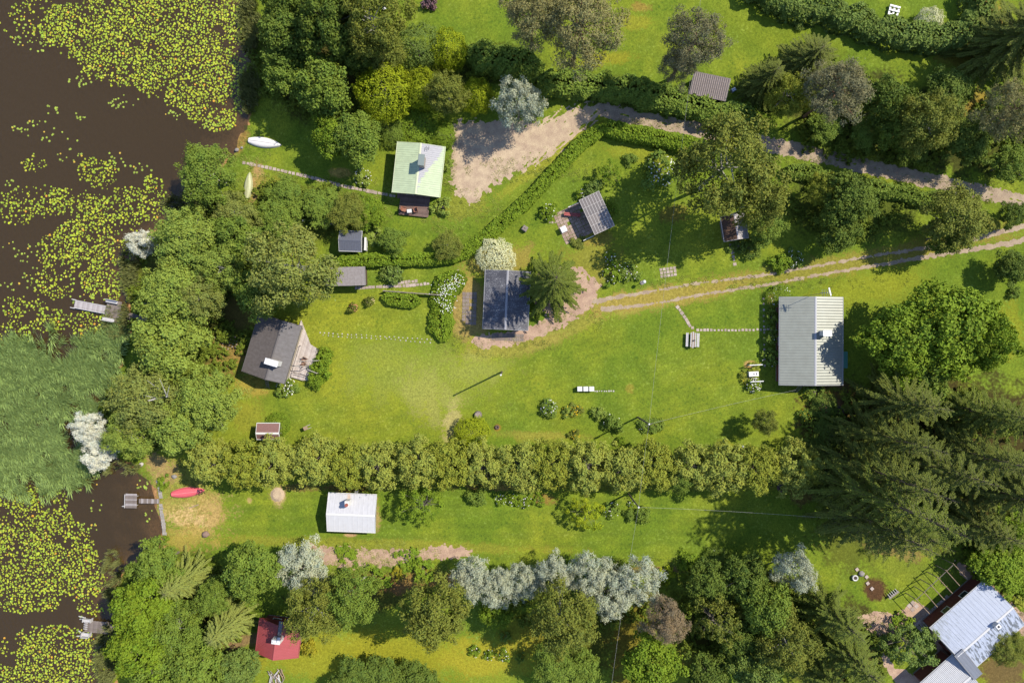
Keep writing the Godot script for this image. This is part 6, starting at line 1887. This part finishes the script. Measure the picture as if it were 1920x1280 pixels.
# shrubs: kind, x, y, half-width, height, leaf, flowers, count, label
const SHRUBS := [
	["shrub", 930, 480, 34, 2.6, "white", "", 0, "creamy white blossoming bush above the garage"],
	["willow_shrub", 1747, 36, 23, 2.6, "white", "", 0, "pale blossoming bush in the upper right hedge"],
	["shrub", 805, 3, 14, 1.2, "purple", "", 0, "purple bush at the top edge"],
	["shrub", 1180, 298, 12, 0.8, "mid", "", 0, "small bush inside the hedge corner"],
	["loose_shrub", 1238, 320, 32, 1.8, "mid", "petal", 70, "white-flowering shrub at the shade of the big tree"],
	["loose_shrub", 1028, 396, 18, 1.3, "fresh", "petal", 12, "rounded shrub left of the terrace"],
	["shrub", 1112, 360, 19, 1.5, "blue", "", 0, "blue-green bush behind the canopy's top corner"],
	["loose_shrub", 1092, 366, 12, 1.0, "fresh", "petal", 16, "white-flowered shrub left of the canopy's top corner"],
	["loose_shrub", 1147, 392, 12, 0.8, "fresh", "", 0, "leafy plant along the canopy's back"],
	["loose_shrub", 1150, 512, 21, 1.2, "fresh", "petal", 22, "left of two flowering shrubs above the wheel track"],
	["loose_shrub", 1180, 509, 19, 1.1, "mid", "petal", 18, "right of two flowering shrubs above the wheel track"],
	["loose_shrub", 1145, 482, 12, 0.8, "fresh", "petal", 18, "small white-flowered shrub above the two flowering ones"],
	["shrub", 1085, 455, 12, 0.5, "olive", "", 0, "dry low shrub at the terrace's lower corner"],
	["shrub", 737, 516, 19, 1.5, "blue", "petal", 8, "round bush above the brick-like path"],
	["shrub", 693, 564, 9, 1.1, "olive", "peach", 30, "peach-flowered standard rose on the left lawn"],
	["shrub", 662, 577, 9, 1.1, "olive", "rose", 30, "red-flowered standard rose on the left lawn"],
	["shrub", 520, 798, 22, 1.0, "fresh", "", 0, "leafy bush wrapped round the brown-roofed shed"],
	["shrub", 1030, 765, 16, 1.1, "mid", "petal", 60, "round bush covered in pinkish white flowers"],
	["loose_shrub", 1066, 771, 13, 0.8, "light", "goldpetal", 10, "left yellow-flowered perennial clump"],
	["loose_shrub", 1081, 769, 12, 0.7, "olive", "goldpetal", 20, "right yellow-flowered perennial clump"],
	["shrub", 1123, 774, 13, 0.9, "light", "", 0, "pale green round shrub near the utility pole"],
	["shrub", 1148, 792, 18, 1.4, "mid", "petal", 6, "dark green shrub at the pole's shadow"],
	["loose_shrub", 1078, 815, 10, 0.8, "olive", "goldpetal", 16, "yellow-flowered shrub at the upper rim of the row"],
	["shrub", 1163, 827, 9, 0.8, "fresh", "", 0, "small green shrub at the upper rim of the row"],
	["shrub", 1208, 796, 13, 0.7, "mid", "petal", 4, "left half of the planted bed by the utility pole"],
	["shrub", 1228, 797, 14, 0.7, "mid", "", 0, "right half of the planted bed by the utility pole"],
	["loose_shrub", 1414, 722, 15, 1.0, "fresh", "petal", 50, "white-flowered bush between the white rails"],
	["loose_shrub", 1412, 690, 14, 0.5, "yellow", "", 0, "yellowish low plants by the white box"],
	["loose_shrub", 1402, 708, 14, 0.6, "yellow", "goldpetal", 8, "yellowish bush left of the white box"],
	["shrub", 1464, 556, 24, 1.1, "fresh", "petal", 60, "white rose bush at the metal cottage's upper corner"],
	["loose_shrub", 1448, 595, 15, 1.2, "mid", "", 0, "upper shaded climber along the metal cottage"],
	["loose_shrub", 1450, 630, 17, 1.3, "mid", "petal", 8, "middle shaded climber along the metal cottage"],
	["loose_shrub", 1447, 670, 18, 1.3, "mid", "petal", 6, "lower shaded climber along the metal cottage"],
	["shrub", 897, 933, 17, 1.3, "mid", "", 0, "round currant bush below the tree row"],
	["loose_shrub", 938, 936, 12, 0.6, "fresh", "petal", 14, "first small flowering plant on the long lawn"],
	["loose_shrub", 966, 938, 13, 0.8, "fresh", "petal", 10, "second small flowering plant on the long lawn"],
	["loose_shrub", 987, 942, 13, 0.9, "fresh", "petal", 12, "third small flowering plant on the long lawn"],
	["loose_shrub", 1010, 938, 12, 0.6, "fresh", "", 0, "leafy plant beside bare soil on the long lawn"],
	["loose_shrub", 1148, 955, 17, 1.0, "mid", "petal", 10, "loose bush at the pole shadow on the long lawn"],
	["shrub", 1180, 964, 11, 0.8, "mid", "", 0, "left of two small round bushes on the long lawn"],
	["shrub", 1206, 963, 14, 1.0, "mid", "", 0, "right of two small round bushes on the long lawn"],
	["loose_shrub", 1184, 944, 7, 0.5, "fresh", "petal", 12, "tiny white-flowered plant at the lower pole"],
	["loose_shrub", 680, 332, 18, 1.1, "light", "petal", 30, "white-flowered bush beside the stepping-stone path"],
	["loose_shrub", 830, 388, 18, 1.2, "light", "", 0, "light feathery bush right of the brown deck"],
	["shrub", 1903, 549, 11, 0.8, "mid", "", 0, "small round bush at the right edge meadow"],
	["shrub", 1510, 778, 13, 0.9, "mid", "goldpetal", 14, "dark bush with yellow flowers below the metal cottage"],
	["shrub", 1548, 760, 24, 1.2, "dark", "", 0, "dark shrub between the metal cottage and fire bowl"],
	["shrub", 1560, 815, 30, 1.6, "dark", "", 0, "dark shrub below the rusty fire bowl"],
	["shrub", 1530, 852, 26, 1.6, "dark", "", 0, "dark shrub at the right end of the tree row"],
	["loose_shrub", 1530, 735, 20, 1.2, "mid", "", 0, "shaded shrub at the metal cottage's lower wall"],
	["shrub", 578, 1217, 14, 1.3, "gold", "", 0, "golden yellow bush at the red hut's corner"],
	["loose_shrub", 745, 1075, 12, 0.8, "gold", "", 0, "yellow bush at the end of the dug soil"],
	["loose_shrub", 700, 1085, 26, 1.2, "fresh", "", 0, "leafy bush along the dug soil strip"],
	["loose_shrub", 790, 1070, 26, 1.2, "fresh", "", 0, "leafy bush under the first silver willow"],
	["loose_shrub", 650, 1040, 22, 0.5, "fresh", "", 0, "green weeds on the left of the dug soil"],
	["loose_shrub", 760, 1048, 22, 0.5, "fresh", "", 0, "green weeds in the middle of the dug soil"],
	["loose_shrub", 890, 1221, 12, 0.8, "fresh", "petal", 6, "first small bush on the lower lawn"],
	["loose_shrub", 918, 1228, 11, 0.8, "fresh", "petal", 10, "second small bush on the lower lawn"],
	["loose_shrub", 945, 1230, 11, 0.8, "fresh", "petal", 14, "third small bush on the lower lawn"],
	["loose_shrub", 948, 1195, 12, 0.8, "mid", "", 0, "shaded small bush on the lower lawn"],
	["loose_shrub", 975, 1233, 10, 0.8, "mid", "", 0, "fourth small bush on the lower lawn"],
	["shrub", 1500, 45, 9, 0.8, "blue", "", 0, "tiny blue-green bush in the upper lawn shade"],
	["shrub", 1463, 492, 18, 1.2, "fresh", "", 0, "bright round bush beside the wheel tracks"],
	["loose_shrub", 1490, 485, 18, 1.0, "mid", "petal", 30, "white-flowered bush beside the wheel tracks"],
	["loose_shrub", 1385, 462, 16, 0.8, "dark", "", 0, "dark bush at the tiny shed's path"],
	["loose_shrub", 1410, 465, 22, 1.4, "dark", "", 0, "dark bush right of the tiny shed"],
	["shrub", 780, 240, 40, 1.6, "fresh", "", 0, "bright leafy thicket above the green roof"],
	["shrub", 830, 252, 24, 1.5, "fresh", "", 0, "bright thicket at the green roof's right corner"],
	["shrub", 735, 245, 26, 1.8, "mid", "", 0, "thicket at the green roof's left corner"],
	["loose_shrub", 837, 310, 12, 0.7, "light", "", 0, "weeds along the green-roofed cottage's east wall"],
	["shrub", 605, 672, 17, 1.4, "fresh", "", 0, "upper end of the bushy edge by the pale deck"],
	["shrub", 601, 694, 17, 1.4, "fresh", "", 0, "middle of the bushy edge by the pale deck"],
	["shrub", 593, 716, 15, 1.4, "fresh", "", 0, "lower end of the bushy edge by the pale deck"],
	["loose_shrub", 535, 725, 20, 0.9, "mid", "petal", 50, "white-flowered plants at the dark cottage's lower wall"],
	["loose_shrub", 1840, 1040, 24, 1.3, "fresh", "", 0, "leafy bush above the rain barrel"],
	["loose_shrub", 1695, 1168, 22, 1.4, "fresh", "", 0, "leafy bush between the gravel and the pergola"],
	["loose_shrub", 1670, 1205, 24, 1.2, "mid", "", 0, "leafy bush left of the bluish apple tree"],
	["loose_shrub", 1905, 1120, 24, 1.4, "yellow", "", 0, "yellowish bush at the right edge by the pale house"],
	["shrub", 1290, 1050, 18, 0.9, "fresh", "", 0, "leafy bush at the left of the lower lawn edge"],
	["shrub", 1345, 1052, 24, 1.2, "mid", "petal", 6, "leafy bush in the middle of the lower lawn edge"],
	["loose_shrub", 1250, 1078, 18, 0.9, "lime", "", 0, "yellow-green bush right of the silver willow row"],
	["loose_shrub", 305, 905, 14, 0.7, "fresh", "", 0, "green weeds at the upper edge of the bay"],
	["loose_shrub", 307, 1012, 9, 0.7, "fresh", "", 0, "small green bush at the end of the stone edging"],
	["loose_shrub", 560, 395, 34, 1.5, "light", "petal", 24, "white-flowered thicket below the yellow boat's lawn"],
	["loose_shrub", 700, 440, 20, 0.9, "light", "", 0, "light weeds right of the blue-grey shed"],
]

func shrubs() -> void:
	for i in SHRUBS.size():
		var q: Array = SHRUBS[i]
		var kind: String = q[0]
		if kind == "willow_shrub" or (kind == "shrub" and q[3] > 20): kind = "round"
		var o := tree("bush", kind, i % 3, q[1], q[2], q[3], q[4], lm(q[5]), q[8], "", "bush")
		if q[6] != "": blossom(o, 900 + i, q[7], clampf(1.8 / q[3], 0.07, 0.16) * (4.0 if kind == "round" else 1.0), lm(q[6]), 4.0 if kind == "round" else 1.0, 6.6 if kind == "round" else 1.25)
	# hedges
	var P := func(a: Array) -> Array:
		var r := []
		for k in range(0, a.size(), 2): r.append(at(a[k], a[k + 1], a[2] * 0.0))
		return r
	hedge("clipped_hedge", "long clipped hedge bending from the sheds up to the dirt road", P.call([636, 492, 700, 488, 790, 487, 850, 483, 885, 466, 930, 428, 980, 385, 1040, 322, 1090, 270, 1128, 243]), 1.75, 1.35, 70.0, 0.34, 0.2, lm("fresh"), 601)
	hedge("clipped_hedge", "clipped hedge running right along the lower side of the dirt road", P.call([1130, 243, 1190, 254, 1250, 266, 1312, 279]), 2.2, 1.6, 66.0, 0.36, 0.24, lm("fresh"), 602)
	hedge("tall_hedge", "bushy hedge between the upper lawn and the dirt road", P.call([1015, 160, 1080, 166, 1140, 170, 1210, 182, 1275, 200, 1345, 218, 1410, 232]), 3.4, 2.4, 52.0, 0.4, 0.6, lm("mid"), 603)
	hedge("tall_hedge", "dark bushy hedge left of the large pine", P.call([880, 108, 940, 122, 1010, 135]), 4.2, 2.6, 50.0, 0.4, 0.5, lm("mid"), 604)
	hedge("tall_hedge", "bushy hedge across the upper right lawn", P.call([1395, -20, 1470, 10, 1560, 32, 1640, 62, 1720, 80, 1790, 76, 1822, 40, 1834, -20]), 3.6, 2.6, 50.0, 0.4, 0.65, lm("blue"), 605)
	hedge("road_hedge", "low bushy hedge along the lower side of the dirt road", P.call([1470, 322, 1530, 328, 1600, 346, 1680, 362, 1760, 380]), 2.0, 1.3, 55.0, 0.36, 0.65, lm("mid"), 606)
	hedge("rose_hedge", "clipped rose hedge below the board fence", P.call([722, 558, 760, 563, 785, 565]), 1.9, 0.95, 75.0, 0.3, 0.3, lm("fresh"), 607)
	var bed := hedge("flower_bed", "tall bed of white-flowering plants turning down beside the garage lawn", P.call([868, 522, 836, 536, 828, 570, 826, 600, 830, 634]), 3.0, 0.8, 60.0, 0.32, 0.5, lm("fresh"), 608, "flower bed")
	rng.seed = 609
	for i in 90:
		var t := rng.randf()
		var c := at(lerpf(868, 834, t), lerpf(520, 546, t)) if i < 40 else at(832 + rng.randf_range(-14, 16), lerpf(536, 585, t))
		for j in 2: leaf(c + Vector3(rng.randf_range(-1, 1), 0.92 + 0.1 * rng.randf(), rng.randf_range(-0.6, 0.6)) - bed.position, (Vector3.UP + on_ball() * 0.4).normalized(), 0.15, 0.9, Color.WHITE)
	part(bed, "blossom", take_leaves(), lm("petal"))
	hedge("fringe_thicket", "low green thicket along the pergola house's right lawn", P.call([1850, 1030, 1900, 1075, 1940, 1110]), 3.2, 1.2, 50.0, 0.36, 0.5, lm("fresh"), 610, "thicket")

# ---------- water lilies and reeds: x, y, half-widths, per square metre
const PADS := [[300, 55, 215, 70, 15], [365, 130, 115, 72, 16], [405, 195, 60, 48, 12], [170, 55, 95, 55, 11], [70, 40, 70, 40, 3], [240, 120, 90, 40, 12], [455, 60, 30, 60, 6],
	[62, 305, 24, 17, 8], [182, 322, 38, 30, 9], [232, 385, 80, 34, 11], [150, 375, 60, 30, 5], [60, 370, 60, 24, 4], [30, 400, 34, 24, 5], [290, 348, 24, 22, 9], [100, 390, 34, 20, 6],
	[175, 450, 75, 46, 12], [205, 520, 55, 44, 14], [120, 470, 50, 40, 6], [90, 530, 46, 30, 7], [40, 575, 46, 20, 7], [90, 600, 40, 22, 9], [175, 610, 70, 26, 12], [20, 635, 36, 34, 12], [240, 480, 24, 60, 8],
	[50, 985, 84, 56, 14], [40, 1060, 84, 56, 16], [130, 1075, 66, 56, 15], [50, 1125, 80, 24, 12], [95, 1225, 100, 50, 17], [50, 1275, 90, 36, 17], [150, 1265, 50, 40, 12], [110, 915, 26, 40, 8], [30, 935, 70, 24, 12], [150, 1010, 24, 30, 6], [170, 1140, 26, 12, 8]]
const LONE := [[60, 240, 40, 16, 22], [152, 215, 12, 10, 10], [95, 205, 14, 10, 9], [390, 236, 14, 9, 12], [230, 190, 30, 14, 20], [110, 258, 36, 16, 9], [130, 290, 24, 14, 14], [215, 300, 24, 16, 14], [260, 320, 26, 14, 14], [325, 215, 16, 10, 12], [40, 65, 26, 22, 18], [70, 85, 24, 14, 14], [150, 150, 26, 12, 18], [20, 345, 18, 12, 8], [30, 470, 34, 20, 14], [58, 500, 20, 44, 18], [20, 540, 24, 14, 8], [150, 560, 30, 14, 14], [160, 990, 20, 14, 14], [265, 910, 12, 10, 14], [278, 965, 10, 18, 6], [165, 930, 40, 40, 12], [160, 1150, 22, 14, 12], [110, 1155, 30, 8, 8]]

func pad_mesh() -> ArrayMesh:
	var st := st_new()
	var p := []
	for i in 10:
		var a := 0.28 + (TAU - 0.56) * i / 9.0
		p.append(Vector3(cos(a), 0.05 if i % 2 else 0.0, sin(a)))
	for i in 9: tri(st, Vector3.ZERO, p[i + 1], p[i])
	return done(st)

func pad_color() -> Color:
	var c := Color(0.24, 0.295, 0.025) * vary(0.35, 0.22)
	var r := rng.randf()
	if r < 0.015: c = Color(0.45, 0.24, 0.03)
	elif r < 0.07: c = Color(0.36, 0.34, 0.04)
	return c

func water_plants() -> void:
	var pm := pad_mesh()
	var m := leaf_mat("lily_pad", Color.WHITE, 0.05)
	m.roughness = 0.5
	var n := FastNoiseLite.new()
	n.seed = 88
	n.frequency = 0.22
	n.fractal_octaves = 3
	rng.seed = 880
	var spots := []
	var full := {}
	for q in PADS:
		var area: float = PI * q[2] * q[3] * S * S
		for i in int(area * q[4] * 2.2):
			var d := on_ball()
			var r := pow(rng.randf(), 0.45) * 1.06
			var a := rng.randf() * TAU
			var x: float = q[0] + cos(a) * r * q[2]
			var y: float = q[1] + sin(a) * r * q[3]
			var g := at(x, y)
			if n.get_noise_2d(g.x, g.z) < -0.3 + 1.0 * maxf(0.0, r - 0.6) + 0.42 * d.x: continue
			if ground_y(g.x, g.z) > -0.2: continue
			var cell := Vector2i(int(floor(g.x / 0.29)), int(floor(g.z / 0.29)))
			if full.has(cell): continue
			full[cell] = true
			spots.append(Vector3(g.x, -0.118 + 0.03 * rng.randf(), g.z))
	var mm := MultiMesh.new()
	mm.transform_format = MultiMesh.TRANSFORM_3D
	mm.use_colors = true
	mm.mesh = pm
	mm.instance_count = spots.size()
	for i in spots.size():
		var r := 0.055 + 0.115 * rng.randf()
		var b := Basis(Vector3(rng.randf() - 0.5, 0, rng.randf() - 0.5).normalized(), rng.randf_range(0.0, 0.13)) * Basis(Vector3.UP, rng.randf() * TAU)
		mm.set_instance_transform(i, Transform3D(b.scaled(Vector3.ONE * r), spots[i]))
		mm.set_instance_color(i, pad_color())
	var o := MultiMeshInstance3D.new()
	o.name = "lily_pads"
	o.multimesh = mm
	o.material_override = m
	add_child(o)
	tag(o, "carpets of yellow-green lily pads floating on the dark lake", "lily pads", "", "stuff")
	# pads that float apart
	var tones := []
	for i in 6:
		var t := StandardMaterial3D.new()
		t.resource_name = "lone_pad"
		t.albedo_color = (Color(0.215, 0.28, 0.03) * (0.8 + 0.1 * i) if i < 5 else Color(0.42, 0.28, 0.03)).linear_to_srgb()
		t.roughness = 0.5
		tones.append(t)
	var made := 0
	for q in LONE:
		for i in q[4]:
			if made >= 300: break
			var a := rng.randf() * TAU
			var r := sqrt(rng.randf())
			var g := at(q[0] + cos(a) * r * q[2], q[1] + sin(a) * r * q[3])
			if ground_y(g.x, g.z) > -0.2: continue
			var p := part(self, numbered("lily_pad"), pm, tones[rng.randi() % 6 if rng.randf() < 0.4 else rng.randi() % 5], Vector3(g.x, -0.115 + 0.01 * rng.randf(), g.z), rng.randf() * TAU)
			p.scale = Vector3.ONE * rng.randf_range(0.09, 0.16)
			tag(p, "single lily pad floating apart on open dark water", "lily pad", "lone lily pads on open water")
			made += 1
	reeds()

func blade_tuft(sd: int, blades: int, h: float, spread: float, lean: Vector3, w: float) -> ArrayMesh:
	rng.seed = sd
	for i in blades:
		var a := rng.randf() * TAU
		var b := Vector3(cos(a), 0, sin(a)) * spread * sqrt(rng.randf())
		var L := h * rng.randf_range(0.6, 1.1)
		var tip := b + Vector3(0, L, 0) + lean * L * rng.randf_range(0.5, 1.3) + Vector3(rng.randf() - 0.5, 0, rng.randf() - 0.5) * L * 0.7
		var mid := b.lerp(tip, 0.55) + Vector3(0, L * 0.12, 0)
		var s := Vector3(rng.randf() - 0.5, 0, rng.randf() - 0.5).normalized() * w
		var c := vary(0.3, 0.14)
		for v in [b - s, mid - s, mid + s, b - s, mid + s, b + s, mid - s, tip, mid + s]:
			fv.append(v)
			fc.append(c)
	return take_leaves()

func scatter(called: String, label: String, category: String, mesh: Mesh, m: Material, spots: Array) -> void:
	var mm := MultiMesh.new()
	mm.transform_format = MultiMesh.TRANSFORM_3D
	mm.mesh = mesh
	mm.instance_count = spots.size()
	for i in spots.size(): mm.set_instance_transform(i, spots[i])
	var o := MultiMeshInstance3D.new()
	o.name = numbered(called)
	o.multimesh = mm
	o.material_override = m
	add_child(o)
	tag(o, label, category, "", "stuff")

func spots_in(list: Array, sd: int, lo: float, hi: float, turn := 0.4, water := 0, thin := -0.32, freq := 0.3) -> Array:
	var r := []
	var n := FastNoiseLite.new()
	n.seed = sd
	n.frequency = freq
	n.fractal_octaves = 3
	rng.seed = sd
	for q in list:
		var area: float = PI * q[2] * q[3] * S * S
		for i in int(area * q[4]):
			var a := rng.randf() * TAU
			var k := sqrt(rng.randf())
			var g := at(q[0] + cos(a) * k * q[2], q[1] + sin(a) * k * q[3])
			if n.get_noise_2d(g.x, g.z) < thin + 0.4 * maxf(0.0, k - 0.75) + (rng.randf() - 0.5) * 0.3: continue
			var y := ground_y(g.x, g.z)
			if water > 0 and y > -0.05: continue
			if water < 0 and y < -0.02: continue
			var s := rng.randf_range(lo, hi)
			r.append(Transform3D(Basis(Vector3.UP, rng.randf_range(-turn, turn)).scaled(Vector3(s, s, s)), Vector3(g.x, maxf(y, -0.5) - 0.02, g.z)))
	return r

func reeds() -> void:
	var t := blade_tuft(701, 16, 1.3, 0.3, Vector3(0.95, 0, -0.6), 0.045)
	scatter("reed_bed", "broad grey-green reed bed standing in the lake at left", "reeds", t, leaf_mat("reed", lin(0.25, 0.345, 0.105), 0.6), spots_in([[85, 770, 150, 105, 26], [60, 870, 120, 62, 26], [170, 690, 62, 55, 20], [20, 690, 70, 50, 20], [215, 640, 30, 40, 14], [120, 640, 90, 24, 5], [-60, 800, 90, 130, 10]], 702, 0.35, 1.1, 1.6, 1, -0.14, 0.22))
	t = blade_tuft(711, 14, 1.3, 0.25, Vector3(-0.2, 0, 0.1), 0.03)
	scatter("shore_reeds", "dark fringe of reeds and sedge along the lake shore", "reeds", t, leaf_mat("sedge", lin(0.19, 0.21, 0.07), 0.5), spots_in([[470, 50, 24, 60, 12], [470, 170, 18, 50, 12], [245, 500, 20, 60, 9], [222, 600, 24, 36, 9], [355, 385, 50, 26, 9], [210, 1080, 18, 50, 9], [200, 1225, 22, 60, 10], [220, 875, 50, 12, 6]], 712, 0.7, 1.2, 3.1, 0))

func ground_plants() -> void:
	# understory of the groves
	rng.seed = 800
	var c := crown(801, 0.55, 0.4, 0.25, 9, 0.24, 150, 0.22, 0.65)
	var woods := [[600, 110, 130, 115, 0.9], [360, 560, 120, 190, 0.8], [300, 760, 110, 90, 0.8], [1700, 240, 230, 70, 0.9], [1520, 170, 100, 70, 0.8], [1590, 390, 110, 60, 0.7], [1750, 860, 230, 160, 0.45], [340, 1170, 130, 130, 0.8], [1380, 1150, 140, 90, 0.9], [1570, 1220, 90, 80, 0.6], [940, 868, 570, 16, 0.8], [560, 380, 110, 40, 0.8], [1880, 1040, 70, 60, 1.2], [1080, 1140, 180, 40, 0.6], [1870, 260, 70, 60, 0.9], [890, 115, 60, 36, 0.9], [1540, 800, 40, 70, 0.8]]
	scatter("undergrowth", "low leafy undergrowth below the groves and hedges", "undergrowth", c.leaves, leaf_mat("leaf_under", lin(0.14, 0.185, 0.02)), spots_in(woods, 803, 0.7, 1.9, 3.1, -1))
	# tufts of rough grass
	var t := blade_tuft(811, 16, 0.1, 0.2, Vector3(0.6, 0, 0.3), 0.018)
	scatter("rough_grass", "tufts of rough unmown grass on worn ground and at edges", "grass", t, leaf_mat("grass_tuft", lin(0.27, 0.3, 0.06), 0.4), spots_in([[360, 960, 70, 60, 6], [330, 900, 60, 40, 9], [470, 300, 40, 60, 6], [520, 350, 60, 30, 9], [1000, 320, 130, 26, 6], [870, 400, 80, 50, 5], [840, 300, 14, 60, 12], [1400, 530, 330, 12, 4], [1700, 350, 220, 20, 4], [930, 650, 120, 20, 5], [680, 1040, 150, 30, 7], [1250, 232, 130, 10, 9], [1600, 300, 200, 8, 8], [930, 912, 560, 10, 7], [1250, 1060, 120, 14, 10], [860, 600, 20, 60, 5], [1060, 600, 80, 30, 4], [450, 700, 60, 50, 6], [1650, 1180, 60, 40, 4], [1880, 1180, 60, 70, 7], [720, 1070, 130, 26, 8], [1850, 40, 40, 60, 6], [660, 380, 90, 60, 6]], 812, 0.7, 1.5, 3.1, -1))
